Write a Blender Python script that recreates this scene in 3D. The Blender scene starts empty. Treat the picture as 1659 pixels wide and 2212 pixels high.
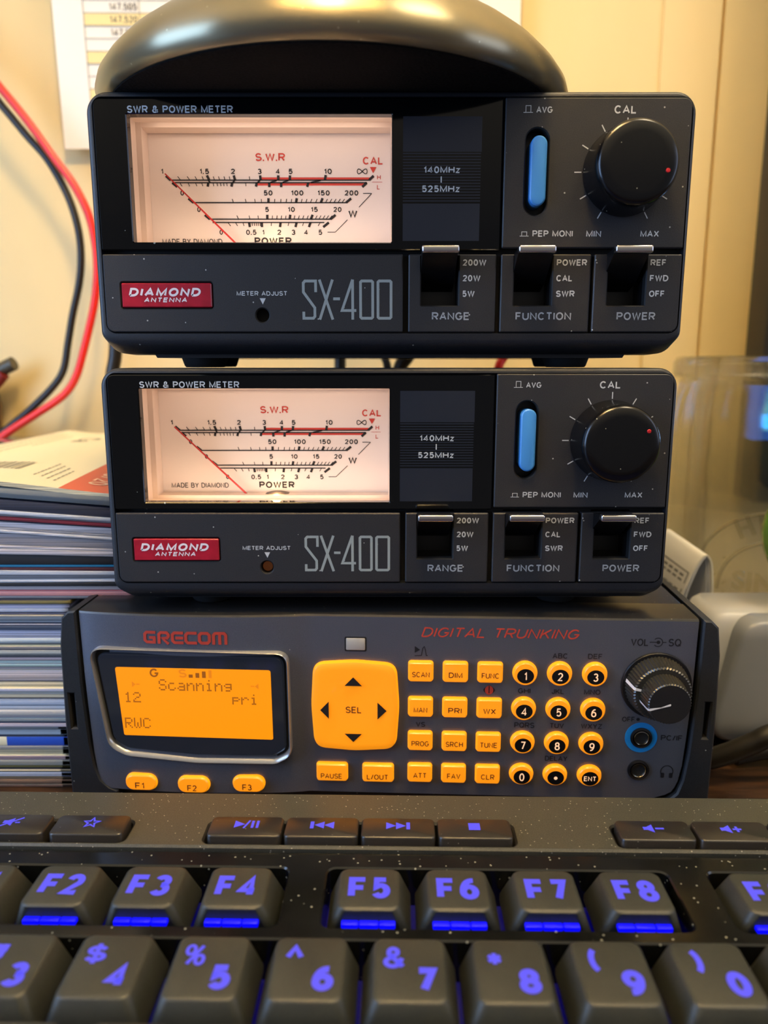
import bpy, bmesh, math, random
from mathutils import Vector, Matrix
from mathutils.geometry import tessellate_polygon
PI = math.pi
R = math.radians
random.seed(7)
S = bpy.context.scene
COL = S.collection
CAM_Z = 0.135                                # lens height above the desk top (desk top is z = 0)

# ------------------------------------------------------------------ camera
cd = bpy.data.cameras.new('camera')
cam = bpy.data.objects.new('camera', cd)
COL.objects.link(cam)
cam.location = (0, 0, CAM_Z)
cam.rotation_euler = (R(90 - 11.1), 0, 0)
cd.sensor_fit = 'VERTICAL'
cd.sensor_height = 36
cd.sensor_width = 27
cd.lens = 36 * 1660 / 2212
cd.clip_start = 0.01
cd.clip_end = 50
cd.dof.use_dof = True
cd.dof.focus_distance = 0.206
cd.dof.aperture_fstop = 11.4
S.camera = cam

# ------------------------------------------------------------------ world, lights, exposure
w = bpy.data.worlds.new('world')
S.world = w
w.use_nodes = True
_n, _l = w.node_tree.nodes, w.node_tree.links          # the dim room around, with a warm lit ceiling overhead
_tc = _n.new('ShaderNodeTexCoord')
_sx = _n.new('ShaderNodeSeparateXYZ')
_cr = _n.new('ShaderNodeValToRGB')
_l.new(_tc.outputs['Generated'], _sx.inputs[0])
_l.new(_sx.outputs[2], _cr.inputs[0])
_e = _cr.color_ramp.elements
_e[0].position, _e[0].color = 0.15, (0.15, 0.145, 0.15, 1)
_e[1].position, _e[1].color = 0.75, (1.0, 0.84, 0.58, 1)
_l.new(_cr.outputs[0], _n['Background'].inputs[0])
_n['Background'].inputs[1].default_value = 1.0
S.view_settings.view_transform = 'Standard'
S.view_settings.look = 'None'
S.view_settings.gamma = 1
S.view_settings.use_curve_mapping = False
S.view_settings.exposure = 0


def lamp(name, kind, loc, power, col, size=0.1, target=None, size_y=None, parent=None):
    ld = bpy.data.lights.new(name, kind)
    ld.energy = power
    ld.color = col
    if kind == 'AREA':
        ld.size = size
        if size_y:
            ld.shape = 'RECTANGLE'
            ld.size_y = size_y
    else:
        ld.shadow_soft_size = size
    o = bpy.data.objects.new(name, ld)
    COL.objects.link(o)
    o.location = loc
    if target is not None:
        o.rotation_euler = (Vector(target) - Vector(loc)).to_track_quat('-Z', 'Y').to_euler()
    if parent:
        o.parent = parent
    return o


lamp('ceiling_light', 'AREA', (0.45, 0.05, 1.15), 7.0, (1.0, 0.80, 0.52), 0.28, (0.15, 0.38, 0.1))
lamp('monitor_glow_left', 'AREA', (-0.42, 0.02, 0.22), 2.2, (0.36, 0.58, 1.0), 0.22, (0.0, 0.21, 0.10), 0.34)
lamp('monitor_glow_right', 'AREA', (0.50, 0.05, 0.24), 0.5, (0.6, 0.7, 1.0), 0.20, (0.0, 0.21, 0.12), 0.30)
LAMP_POS = (-0.015, 0.300, 0.480)

# ------------------------------------------------------------------ materials
MATS = {}


def lin(c):
    return tuple(((x / 255) / 12.92 if x / 255 <= .04045 else ((x / 255 + .055) / 1.055) ** 2.4) for x in c)


def M(name, col=(128, 128, 128), rough=.5, metal=0., spec=.5, emit=None, es=1., coat=0., grain=0., grain_s=4000,
      speck=0., speck_s=700, speck_col=(150, 150, 140), mottle=None, mottle_s=60, bump=0., bump_s=3000, alpha=1.,
      stretch=None, speck_r=.13):
    """procedural principled material; colours are sRGB 0..255"""
    if name in MATS:
        return MATS[name]
    m = bpy.data.materials.new(name)
    m.use_nodes = True
    nt = m.node_tree
    N, L = nt.nodes, nt.links
    p = N['Principled BSDF']
    c = lin(col)
    p.inputs['Base Color'].default_value = (*c, 1)
    p.inputs['Roughness'].default_value = rough
    p.inputs['Metallic'].default_value = metal
    p.inputs['Specular IOR Level'].default_value = spec
    p.inputs['Coat Weight'].default_value = coat
    p.inputs['Coat Roughness'].default_value = .05
    p.inputs['Alpha'].default_value = alpha
    if emit:
        p.inputs['Emission Color'].default_value = (*lin(emit), 1)
        p.inputs['Emission Strength'].default_value = es
    src = None
    if grain or speck or mottle or bump:
        tc = N.new('ShaderNodeTexCoord').outputs['Object']
        if stretch:
            mp = N.new('ShaderNodeMapping')
            mp.inputs['Scale'].default_value = stretch
            L.new(tc, mp.inputs['Vector'])
            tc = mp.outputs['Vector']

    def noise(scale, detail=2.):
        n = N.new('ShaderNodeTexNoise')
        n.inputs['Scale'].default_value = scale
        n.inputs['Detail'].default_value = detail
        L.new(tc, n.inputs['Vector'])
        return n.outputs['Fac']

    def mix(fac, a, b):
        x = N.new('ShaderNodeMix')
        x.data_type = 'RGBA'
        if hasattr(fac, 'is_linked'):
            L.new(fac, x.inputs[0])
        else:
            x.inputs[0].default_value = fac
        for s_, i in ((a, 6), (b, 7)):
            if hasattr(s_, 'is_linked'):
                L.new(s_, x.inputs[i])
            else:
                x.inputs[i].default_value = (*s_, 1)
        return x.outputs[2]
    out = c
    if mottle:
        r = N.new('ShaderNodeMapRange')
        r.inputs[1].default_value = .38
        r.inputs[2].default_value = .62
        L.new(noise(mottle_s, 4.), r.inputs[0])
        out = mix(r.outputs[0], out, lin(mottle))
    if grain:
        r = N.new('ShaderNodeMapRange')
        r.inputs[1].default_value = .3
        r.inputs[2].default_value = .7
        L.new(noise(grain_s, 1.), r.inputs[0])
        a = tuple(x * (1 - grain) for x in c)
        b = tuple(min(1, x * (1 + grain)) for x in c)
        if mottle:
            mm = N.new('ShaderNodeMix')
            mm.data_type = 'RGBA'
            mm.blend_type = 'MULTIPLY'
            mm.inputs[0].default_value = 1
            L.new(out, mm.inputs[6])
            g = mix(r.outputs[0], (1 - grain,) * 3, (1 + grain,) * 3)
            L.new(g, mm.inputs[7])
            out = mm.outputs[2]
        else:
            out = mix(r.outputs[0], a, b)
    if speck:
        v = N.new('ShaderNodeTexVoronoi')
        v.inputs['Scale'].default_value = speck_s
        L.new(tc, v.inputs['Vector'])
        lt = N.new('ShaderNodeMath')
        lt.operation = 'LESS_THAN'
        lt.inputs[1].default_value = speck_r
        L.new(v.outputs['Distance'], lt.inputs[0])
        sp = N.new('ShaderNodeSeparateColor')
        L.new(v.outputs['Color'], sp.inputs[0])
        gt = N.new('ShaderNodeMath')
        gt.operation = 'GREATER_THAN'
        gt.inputs[1].default_value = 1 - speck
        L.new(sp.outputs[0], gt.inputs[0])
        mu = N.new('ShaderNodeMath')
        mu.operation = 'MULTIPLY'
        L.new(lt.outputs[0], mu.inputs[0])
        L.new(gt.outputs[0], mu.inputs[1])
        out = mix(mu.outputs[0], out, lin(speck_col))
    if hasattr(out, 'is_linked'):
        L.new(out, p.inputs['Base Color'])
    if bump:
        b = N.new('ShaderNodeBump')
        b.inputs['Strength'].default_value = bump
        b.inputs['Distance'].default_value = .0003
        L.new(noise(bump_s, 2.), b.inputs['Height'])
        L.new(b.outputs[0], p.inputs['Normal'])
    MATS[name] = m
    return m


def M_clear(name, tint=(255, 255, 255), gloss=.06, rough=.02):
    """thin clear sheet: mostly see-through with a surface gloss"""
    if name in MATS:
        return MATS[name]
    m = bpy.data.materials.new(name)
    m.use_nodes = True
    N, L = m.node_tree.nodes, m.node_tree.links
    N.remove(N['Principled BSDF'])
    t = N.new('ShaderNodeBsdfTransparent')
    t.inputs[0].default_value = (*lin(tint), 1)
    g = N.new('ShaderNodeBsdfGlossy')
    g.inputs['Roughness'].default_value = rough
    lw = N.new('ShaderNodeLayerWeight')
    lw.inputs[0].default_value = .25
    mr = N.new('ShaderNodeMapRange')
    mr.inputs[3].default_value = gloss * .5
    mr.inputs[4].default_value = gloss * 6
    L.new(lw.outputs['Fresnel'], mr.inputs[0])
    x = N.new('ShaderNodeMixShader')
    L.new(mr.outputs[0], x.inputs[0])
    L.new(t.outputs[0], x.inputs[1])
    L.new(g.outputs[0], x.inputs[2])
    L.new(x.outputs[0], N['Material Output'].inputs[0])
    MATS[name] = m
    return m


def M_glass(name, bump=0., bump_s=120, col=(250, 252, 250), ior=1.45):
    if name in MATS:
        return MATS[name]
    m = bpy.data.materials.new(name)
    m.use_nodes = True
    N, L = m.node_tree.nodes, m.node_tree.links
    N.remove(N['Principled BSDF'])
    g = N.new('ShaderNodeBsdfGlass')
    g.inputs['Color'].default_value = (*lin(col), 1)
    g.inputs['Roughness'].default_value = .03
    g.inputs['IOR'].default_value = ior
    if bump:
        tc = N.new('ShaderNodeTexCoord')
        n = N.new('ShaderNodeTexNoise')
        n.inputs['Scale'].default_value = bump_s
        n.inputs['Detail'].default_value = 1.
        L.new(tc.outputs['Object'], n.inputs['Vector'])
        b = N.new('ShaderNodeBump')
        b.inputs['Strength'].default_value = bump
        b.inputs['Distance'].default_value = .001
        L.new(n.outputs['Fac'], b.inputs['Height'])
        L.new(b.outputs[0], g.inputs['Normal'])
    t = N.new('ShaderNodeBsdfTransparent')
    t.inputs[0].default_value = (.97, .97, .95, 1)
    x = N.new('ShaderNodeMixShader')
    x.inputs[0].default_value = .68
    L.new(g.outputs[0], x.inputs[1])
    L.new(t.outputs[0], x.inputs[2])
    L.new(x.outputs[0], N['Material Output'].inputs[0])
    MATS[name] = m
    return m


# ------------------------------------------------------------------ mesh helpers (all in mm, scaled to metres when linked)
def rrect(x0, x1, z0, z1, r, n=6):
    r = min(r, (x1 - x0) / 2 - 1e-4, (z1 - z0) / 2 - 1e-4)
    P = []
    for cx, cz, a0 in ((x1 - r, z1 - r, 0), (x0 + r, z1 - r, 90), (x0 + r, z0 + r, 180), (x1 - r, z0 + r, 270)):
        for i in range(n + 1):
            a = R(a0 + 90 * i / n)
            P.append((cx + r * math.cos(a), cz + r * math.sin(a)))
    return P


def ell(cx, cz, rx, rz=None, n=40):
    rz = rz or rx
    return [(cx + rx * math.cos(2 * PI * i / n), cz + rz * math.sin(2 * PI * i / n)) for i in range(n)]


def rpoly(pts, rad, n=6):
    """polygon with rounded corners; rad is one radius or a list"""
    out = []
    k = len(pts)
    for i in range(k):
        a, b, c = Vector(pts[i - 1]), Vector(pts[i]), Vector(pts[(i + 1) % k])
        r = rad[i] if isinstance(rad, (list, tuple)) else rad
        u, v = (a - b), (c - b)
        lu, lv = u.length, v.length
        u /= lu
        v /= lv
        ang = math.acos(max(-1, min(1, u.dot(v))))
        t = min(r / math.tan(ang / 2), lu * .49, lv * .49)
        p0, p1 = b + u * t, b + v * t
        for j in range(n + 1):
            s = j / n
            q = p0 * (1 - s) ** 2 + b * 2 * s * (1 - s) + p1 * s * s
            out.append((q.x, q.y))
    return out


def inset(pts, d):
    k = len(pts)
    area = sum(pts[i - 1][0] * pts[i][1] - pts[i][0] * pts[i - 1][1] for i in range(k))
    sg = 1 if area > 0 else -1
    out = []
    for i in range(k):
        a, b, c = Vector(pts[i - 1]), Vector(pts[i]), Vector(pts[(i + 1) % k])
        e1, e2 = (b - a), (c - b)
        if e1.length < 1e-9:
            e1 = e2
        if e2.length < 1e-9:
            e2 = e1
        n1 = Vector((-e1.y, e1.x)).normalized() * sg
        n2 = Vector((-e2.y, e2.x)).normalized() * sg
        nn = n1 + n2
        if nn.length < 1e-6:
            nn = n1
        nn.normalize()
        q = b + nn * (d / max(.4, nn.dot(n1)))
        out.append((q.x, q.y))
    return out


XZ = lambda y: (lambda a, b: (a, y, b))          # drawing plane standing upright, facing the viewer
XY = lambda z: (lambda a, b: (a, b, z))          # drawing plane lying flat, facing up


class G:
    """collects geometry in millimetres and links it as ONE mesh object"""

    def __init__(self):
        self.v, self.f, self.m = [], [], []

    def add(self, vs, fs, m=0):
        o = len(self.v)
        self.v += [tuple(p) for p in vs]
        for f in fs:
            self.f.append(tuple(i + o for i in f))
            self.m.append(m)
        return self

    def flat(self, pts, mp, m=0, holes=()):
        loops = [list(pts)] + [list(h) for h in holes]
        allp = [p for l in loops for p in l]
        tri = tessellate_polygon([[Vector((p[0], p[1], 0)) for p in l] for l in loops])
        return self.add([mp(*p) for p in allp], tri, m)

    def loft(self, loops, m=0, cap0=True, cap1=True, closed=True):
        k = len(loops[0])
        vs = [p for l in loops for p in l]
        fs = []
        for j in range(len(loops) - 1):
            for i in range(k if closed else k - 1):
                a, b = j * k + i, j * k + (i + 1) % k
                fs.append((a, b, b + k, a + k))
        if cap0:
            fs.append(tuple(range(k)))
        if cap1:
            fs.append(tuple(range((len(loops) - 1) * k, len(loops) * k)))
        return self.add(vs, fs, m)

    def plate(self, outer, y0, y1, ch=0., holes=(), m=0, mh=None, plane=XZ, back=True):
        """2D outline (with holes) extruded from y0 (front) to y1; chamfered front edge"""
        sg = 1 if y1 > y0 else -1
        fo = inset(outer, ch) if ch else outer
        fh = [inset(h, -ch) for h in holes] if ch else holes
        self.flat(fo, plane(y0), m, fh)
        if back:
            self.flat(outer, plane(y1), m, holes)

        def wall(a, b, c, mm):
            l = [[plane(y0)(*p) for p in a]]
            if ch:
                l.append([plane(y0 + sg * ch)(*p) for p in b])
            l.append([plane(y1)(*p) for p in c])
            self.loft(l, mm, False, False)
        wall(fo, outer, outer, m)
        for a, b in zip(fh, holes):
            wall(a, b, b, m if mh is None else mh)
        return self

    def box(self, x0, x1, y0, y1, z0, z1, b=0., m=0, seg=2):
        if b <= 0:
            vs = [(x, y, z) for x in (x0, x1) for y in (y0, y1) for z in (z0, z1)]
            return self.add(vs, [(0, 1, 3, 2), (4, 6, 7, 5), (0, 4, 5, 1), (2, 3, 7, 6), (0, 2, 6, 4), (1, 5, 7, 3)], m)
        bm = bmesh.new()
        bmesh.ops.create_cube(bm, size=1)
        for v in bm.verts:
            v.co = ((x0 + x1) / 2 + v.co.x * (x1 - x0), (y0 + y1) / 2 + v.co.y * (y1 - y0), (z0 + z1) / 2 + v.co.z * (z1 - z0))
        bmesh.ops.bevel(bm, geom=bm.edges[:], offset=b, segments=seg, profile=.5, affect='EDGES')
        bm.verts.index_update()
        self.add([v.co for v in bm.verts], [[v.index for v in f.verts] for f in bm.faces], m)
        bm.free()
        return self

    def lathe(self, prof, c=(0, 0, 0), axis='z', n=48, m=0, caps=True):
        """prof: (radius, distance along axis)"""
        loops = []
        for r, t in prof:
            l = []
            for i in range(n):
                a = 2 * PI * i / n
                u, v = r * math.cos(a), r * math.sin(a)
                l.append((c[0] + u, c[1] + v, c[2] + t) if axis == 'z' else (c[0] + u, c[1] + t, c[2] + v))
            loops.append(l)
        return self.loft(loops, m, caps, caps)

    def tube(self, path, r, n=12, m=0, sub=8, smooth=True):
        P = [Vector(p) for p in path]
        if smooth and len(P) > 2:
            Q = []
            for i in range(len(P) - 1):
                p0, p1, p2, p3 = P[max(i - 1, 0)], P[i], P[i + 1], P[min(i + 2, len(P) - 1)]
                for j in range(sub):
                    t = j / sub
                    Q.append(.5 * ((2 * p1) + (p2 - p0) * t + (2 * p0 - 5 * p1 + 4 * p2 - p3) * t * t + (-p0 + 3 * p1 - 3 * p2 + p3) * t ** 3))
            Q.append(P[-1])
            P = Q
        loops = []
        ref = Vector((0, 0, 1))
        d0 = (P[1] - P[0]).normalized()
        if abs(d0.dot(ref)) > .9:
            ref = Vector((1, 0, 0))
        u = d0.cross(ref).normalized()
        for i, p in enumerate(P):
            d = (P[min(i + 1, len(P) - 1)] - P[max(i - 1, 0)]).normalized()
            u = (u - d * u.dot(d)).normalized()
            v = d.cross(u)
            loops.append([tuple(p + (u * math.cos(2 * PI * k / n) + v * math.sin(2 * PI * k / n)) * r) for k in range(n)])
        return self.loft(loops, m)

    def stroke(self, pts, w, mp, m=0, closed=False):
        """flat ribbon of width w along a polyline, mitred"""
        P = [Vector((p[0], p[1])) for p in pts]
        k = len(P)
        vs = []
        for i in range(k):
            if closed:
                a, c = P[i - 1], P[(i + 1) % k]
            else:
                a, c = P[max(i - 1, 0)], P[min(i + 1, k - 1)]
            d1 = (P[i] - a)
            d2 = (c - P[i])
            d1 = d1.normalized() if d1.length > 1e-9 else d2.normalized()
            d2 = d2.normalized() if d2.length > 1e-9 else d1
            n1, n2 = Vector((-d1.y, d1.x)), Vector((-d2.y, d2.x))
            nn = (n1 + n2)
            nn = nn.normalized() if nn.length > 1e-6 else n1
            s = (w / 2) / max(.62, nn.dot(n1))
            vs += [mp(*(P[i] + nn * s)), mp(*(P[i] - nn * s))]
        fs = []
        for i in range(k if closed else k - 1):
            j = (i + 1) % k
            fs.append((2 * i, 2 * j, 2 * j + 1, 2 * i + 1))
        return self.add(vs, fs, m)

    def text(self, s, bx, mp, m=0, bold=0., shear=0., keep=False):
        """letters fitted into the box (x0, x1, z0, z1); keep: hold the height, centre in x, natural width"""
        cu = bpy.data.curves.new('t', 'FONT')
        cu.body = s
        cu.size = 1
        cu.offset = bold
        cu.shear = shear
        cu.resolution_u = 3
        ob = bpy.data.objects.new('t', cu)
        me = ob.to_mesh()
        vs = [v.co.copy() for v in me.vertices]
        fs = [tuple(p.vertices) for p in me.polygons]
        ob.to_mesh_clear()
        bpy.data.objects.remove(ob)
        bpy.data.curves.remove(cu)
        if not vs:
            return self
        ax0, ax1 = min(v.x for v in vs), max(v.x for v in vs)
        az0, az1 = min(v.y for v in vs), max(v.y for v in vs)
        x0, x1, z0, z1 = bx
        sz = (z1 - z0) / (az1 - az0)
        sx = (x1 - x0) / (ax1 - ax0)
        if keep:
            sx = sz * keep
            x0 = (x0 + x1) / 2 - sx * (ax1 - ax0) / 2
        return self.add([mp(x0 + (v.x - ax0) * sx, z0 + (v.y - az0) * sz) for v in vs], fs, m)

    def sans(self, s, bx, mp, m=0, bold=.0, shear=0., keep=None):
        sans(self, s, bx, mp, m, max(.08, .148 + bold * 1.7), shear, .11, keep)
        return self

    def xf(self, fn):
        self.v = [tuple(fn(*p)) for p in self.v]
        return self

    def link(self, name, mats, parent=None, smooth=40, label=None, loc=(0, 0, 0), recalc=True):
        me = bpy.data.meshes.new(name)
        me.from_pydata([(x * .001, y * .001, z * .001) for x, y, z in self.v], [], self.f)
        if not isinstance(mats, (list, tuple)):
            mats = [mats]
        for mt in mats:
            me.materials.append(mt)
        me.polygons.foreach_set('material_index', self.m)
        if recalc:
            bm = bmesh.new()
            bm.from_mesh(me)
            bmesh.ops.remove_doubles(bm, verts=bm.verts, dist=1e-7)
            bmesh.ops.recalc_face_normals(bm, faces=bm.faces)
            bm.to_mesh(me)
            bm.free()
        me.update()
        if smooth:
            me.shade_smooth()
            me.set_sharp_from_angle(angle=R(smooth))
        o = bpy.data.objects.new(name, me)
        COL.objects.link(o)
        o.location = loc
        if parent:
            o.parent = parent
        if label:
            o['label'] = label
        return o


def thing(name, label, cat, loc=(0, 0, 0), rz=0., group=None):
    o = bpy.data.objects.new(name, None)
    o.empty_display_size = .02
    COL.objects.link(o)
    o.location = loc
    o.rotation_euler = (0, 0, rz)
    o['label'] = label
    o['category'] = cat
    if group:
        o['group'] = group
    return o


def tag(o, label, cat, group=None):
    o['label'] = label
    o['category'] = cat
    if group:
        o['group'] = group
    return o


# ------------------------------------------------------------------ stroke alphabet for the printed sans-serif lettering
def A_(cx, cy, rx, ry, a0, a1):
    n = max(4, int(abs(a1 - a0) / 12))
    return [(cx + rx * math.cos(R(a0 + (a1 - a0) * i / n)), cy + ry * math.sin(R(a0 + (a1 - a0) * i / n))) for i in range(n + 1)]


O_ = A_(.5, .5, .5, .5, 0, 348)
SIX = [A_(.5, .31, .5, .31, 0, 348) + ['c'], A_(.78, .31, .78, .69, 180, 82)]
S1 = A_(.5, .745, .46, .255, 22, 262) + A_(.5, .25, .5, .25, 88, -160)
PP = [(0, 0), (0, 1)] + A_(.58, .735, .42, .265, 90, -90) + [(0, .47)]
GL = {
    'A': (.78, [[(0, 0), (.5, 1), (1, 0)], [(.17, .32), (.83, .32)]]),
    'B': (.68, [[(0, 0), (0, 1)] + A_(.55, .77, .37, .23, 90, -90) + [(0, .54)], [(.5, .54)] + A_(.6, .27, .4, .27, 90, -90) + [(0, 0)]]),
    'C': (.76, [A_(.5, .5, .5, .5, 42, 318)]), 'D': (.74, [[(0, 0), (0, 1)] + A_(.42, .5, .58, .5, 90, -90) + [(0, 0)]]),
    'E': (.62, [[(1, 1), (0, 1), (0, 0), (1, 0)], [(0, .52), (.9, .52)]]), 'F': (.58, [[(1, 1), (0, 1), (0, 0)], [(0, .5), (.88, .5)]]),
    'G': (.8, [A_(.5, .5, .5, .5, 42, 352) + [(1, .46), (.58, .46)]]), 'H': (.72, [[(0, 0), (0, 1)], [(1, 0), (1, 1)], [(0, .52), (1, .52)]]),
    'I': (0, [[(.5, 0), (.5, 1)]]), 'J': (.5, [[(1, 1), (1, .3)] + A_(.5, .3, .5, .3, 0, -175)]),
    'K': (.7, [[(0, 0), (0, 1)], [(.95, 1), (0, .36)], [(.36, .6), (1, 0)]]), 'L': (.56, [[(0, 1), (0, 0), (1, 0)]]),
    'M': (.86, [[(0, 0), (0, 1), (.5, .04), (1, 1), (1, 0)]]), 'N': (.72, [[(0, 0), (0, 1), (1, 0), (1, 1)]]), 'O': (.8, [O_ + ['c']]),
    'P': (.66, [PP]), 'Q': (.8, [O_ + ['c'], [(.6, .26), (1, 0)]]), 'R': (.7, [PP, [(.5, .47), (.95, 0)]]), 'S': (.66, [S1]),
    'T': (.66, [[(0, 1), (1, 1)], [(.5, 1), (.5, 0)]]), 'U': (.7, [[(0, 1), (0, .33)] + A_(.5, .33, .5, .33, 180, 360) + [(1, 1)]]),
    'V': (.72, [[(0, 1), (.5, 0), (1, 1)]]), 'W': (1.05, [[(0, 1), (.25, 0), (.5, 1), (.75, 0), (1, 1)]]), 'X': (.7, [[(0, 0), (1, 1)], [(0, 1), (1, 0)]]),
    'Y': (.7, [[(0, 1), (.5, .45), (1, 1)], [(.5, .45), (.5, 0)]]), 'Z': (.64, [[(0, 1), (1, 1), (0, 0), (1, 0)]]), 'z': (.46, [[(0, .7), (1, .7), (0, 0), (1, 0)]]),
    '0': (.55, [O_ + ['c']]), '1': (.22, [[(0, .76), (.6, .84), (1, 1), (1, 0)]]), '2': (.54, [A_(.5, .72, .48, .28, 165, -38) + [(0, 0), (1, 0)]]),
    '3': (.54, [A_(.5, .76, .43, .24, 155, -90) + A_(.5, .26, .5, .26, 90, -155)]), '4': (.62, [[(.72, 0), (.72, 1), (0, .26), (1, .26)]]),
    '5': (.54, [[(.92, 1), (.18, 1), (.07, .5)] + A_(.5, .32, .5, .32, 135, -150)]), '6': (.55, SIX), '7': (.52, [[(0, 1), (1, 1), (.36, 0)]]),
    '8': (.55, [A_(.5, .765, .42, .235, 0, 348) + ['c'], A_(.5, .265, .5, .265, 0, 348) + ['c']]),
    '9': (.55, [[p if p == 'c' else (1 - p[0], 1 - p[1]) for p in q] for q in SIX]),
    '&': (.76, [[(1, 0), (.2, .68)] + A_(.44, .8, .25, .2, 205, -35) + [(.3, .5), (.1, .38)] + A_(.4, .24, .4, .24, 150, 325) + [(.95, .46)]]),
    '-': (.34, [[(0, .36), (1, .36)]]), '.': (0, [[(.5, 0), (.5, .02)]]), '/': (.36, [[(0, 0), (1, 1)]]), ' ': (.22, []), '|': (0, [[(.5, 0), (.5, 1)]]),
    '$': (.7, [[p for p in [(x, .15 + y * .7) for x, y in S1]], [(.5, -.06), (.5, 1.06)]]),
    '%': (.95, [A_(.21, .76, .21, .24, 0, 348) + ['c'], A_(.79, .24, .21, .24, 0, 348) + ['c'], [(.82, 1), (.18, 0)]]),
    '#': (.7, [[(.2, 0), (.38, 1)], [(.62, 0), (.8, 1)], [(0, .34), (.95, .34)], [(.05, .68), (1, .68)]]), '^': (.8, [[(0, 0), (.5, 1), (1, 0)]]),
    '*': (.9, [[(.5, 0), (.5, 1)], [(.05, .25), (.95, .75)], [(.05, .75), (.95, .25)]]),
    '(': (.3, [A_(1, .5, 1, .5, 110, 250)]), ')': (.3, [A_(0, .5, 1, .5, 70, -70)]), '_': (.6, [[(0, 0), (1, 0)]]), '@': (.9, [O_ + ['c'], A_(.5, .5, .2, .2, 0, 348) + ['c']]),
}


def sans(g, s_, bx, mp, m=0, wt=.15, shear=0., gap=.17, keep=None):
    """monoline sans-serif lettering fitted to a box (x0, x1, z0, z1); wt is stroke weight / height"""
    x0, x1, z0, z1 = bx
    H = z1 - z0
    wd = wt * H
    nat = sum(GL[c][0] * (1 - wt) + wt for c in s_) + gap * (len(s_) - 1)
    sx = (x1 - x0 - shear * H) / nat if not keep else H * keep
    if keep:
        x0 = (x0 + x1) / 2 - sx * nat / 2
    x = x0
    k = sx / H
    wx = wd * min(1.25, max(.8, k))
    for c in s_:
        gw = GL[c][0] * (1 - wt) * sx
        if c == '.':
            g.flat([(x, z0), (x + wd * 1.1, z0), (x + wd * 1.1, z0 + wd * 1.1), (x, z0 + wd * 1.1)], mp, m)
        for kp, pth in enumerate([] if c == '.' else GL[c][1]):
            cl = pth[-1] == 'c'
            P_ = [(x + wt * sx / 2 + px_ * gw, z0 + wd / 2 + pz * (H - wd)) for px_, pz in (pth[:-1] if cl else pth)]
            P_ = [(a + shear * (b - z0), b) for a, b in P_]
            if not cl and len(P_) > 1:      # square ends
                pass
            o0 = Vector(mp(x0, z0))
            nrm = (Vector(mp(x0 + .01, z0)) - o0).cross(Vector(mp(x0, z0 + .01)) - o0).normalized() * (.008 * kp)
            g.stroke(P_, (wd + wx) / 2, lambda a, b: tuple(Vector(mp(a, b)) + nrm), m, cl)
        x += (GL[c][0] * (1 - wt) + wt + gap) * sx


# common materials
BLACK = M('black_plastic', (24, 25, 28), .5, grain=.25, bump=.05)
DARK = M('dark_recess', (7, 7, 8), .7)
CASE = M('charcoal_case', (32, 34, 39), .45, grain=.35, grain_s=5000, bump=.08, speck=.3, speck_s=300, speck_r=.07)
PANEL = M('charcoal_panel', (38, 39, 43), .5, grain=.3, grain_s=5000, bump=.1, speck=.4, speck_s=330, speck_r=.07, speck_col=(170, 170, 165))
ACRYL = M('black_acrylic', (5, 6, 8), .08, spec=.4, speck=.4, speck_s=260, speck_r=.075, speck_col=(140, 150, 150))
PRINT = M('grey_print', (196, 200, 202), .6)
PRINT_DIM = M('dim_print', (92, 96, 108), .6)
CHROME = M('chrome', (205, 203, 205), .22, 1.)
RED = M('red_print', (205, 62, 48), .6)
INK = M('black_ink', (32, 26, 26), .7)
WHITE = M('white_print', (225, 222, 220), .5)
RUBBER = M('black_rubber', (14, 14, 16), .75)

# ------------------------------------------------------------------ setting
g = G()
for x0, x1, y in ((-900, 58.2, 400), (60.0, 131.5, 400), (131.5, 158.6, 398.8), (160.6, 232, 400), (233.8, 900, 400)):
    g.box(x0, x1, y, 406, -740, 1500, 0)
g.box(-900, 900, 402.5, 420, -740, 1500)
o = g.link('wall_back', M('painted_panel', (240, 217, 160), .6, mottle=(234, 209, 150), mottle_s=9, stretch=(1, 1, .3)), smooth=0)
o['kind'] = 'structure'
g = G()
g.box(-1000, 1000, -1200, 420, -760, -740)
o = g.link('floor', M('carpet', (120, 108, 92), .9, grain=.3, grain_s=400), smooth=0)
o['kind'] = 'structure'

t = thing('desk', 'brown wooden desk top under the radios and keyboard', 'desk', (0, 0, 0))
WOOD = M('brown_wood', (70, 46, 27), .35, mottle=(36, 23, 14), mottle_s=40, stretch=(1, 9, 9), grain=.2, grain_s=900)
G().box(-800, 800, -200, 398, -25, 0, 2).link('desk_top', WOOD, t)
for sx in (-760, 760):
    for sy in (-160, 360):
        G().box(sx - 25, sx + 25, sy - 25, sy + 25, -740, -25, 2).link('leg', WOOD, t)


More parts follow.
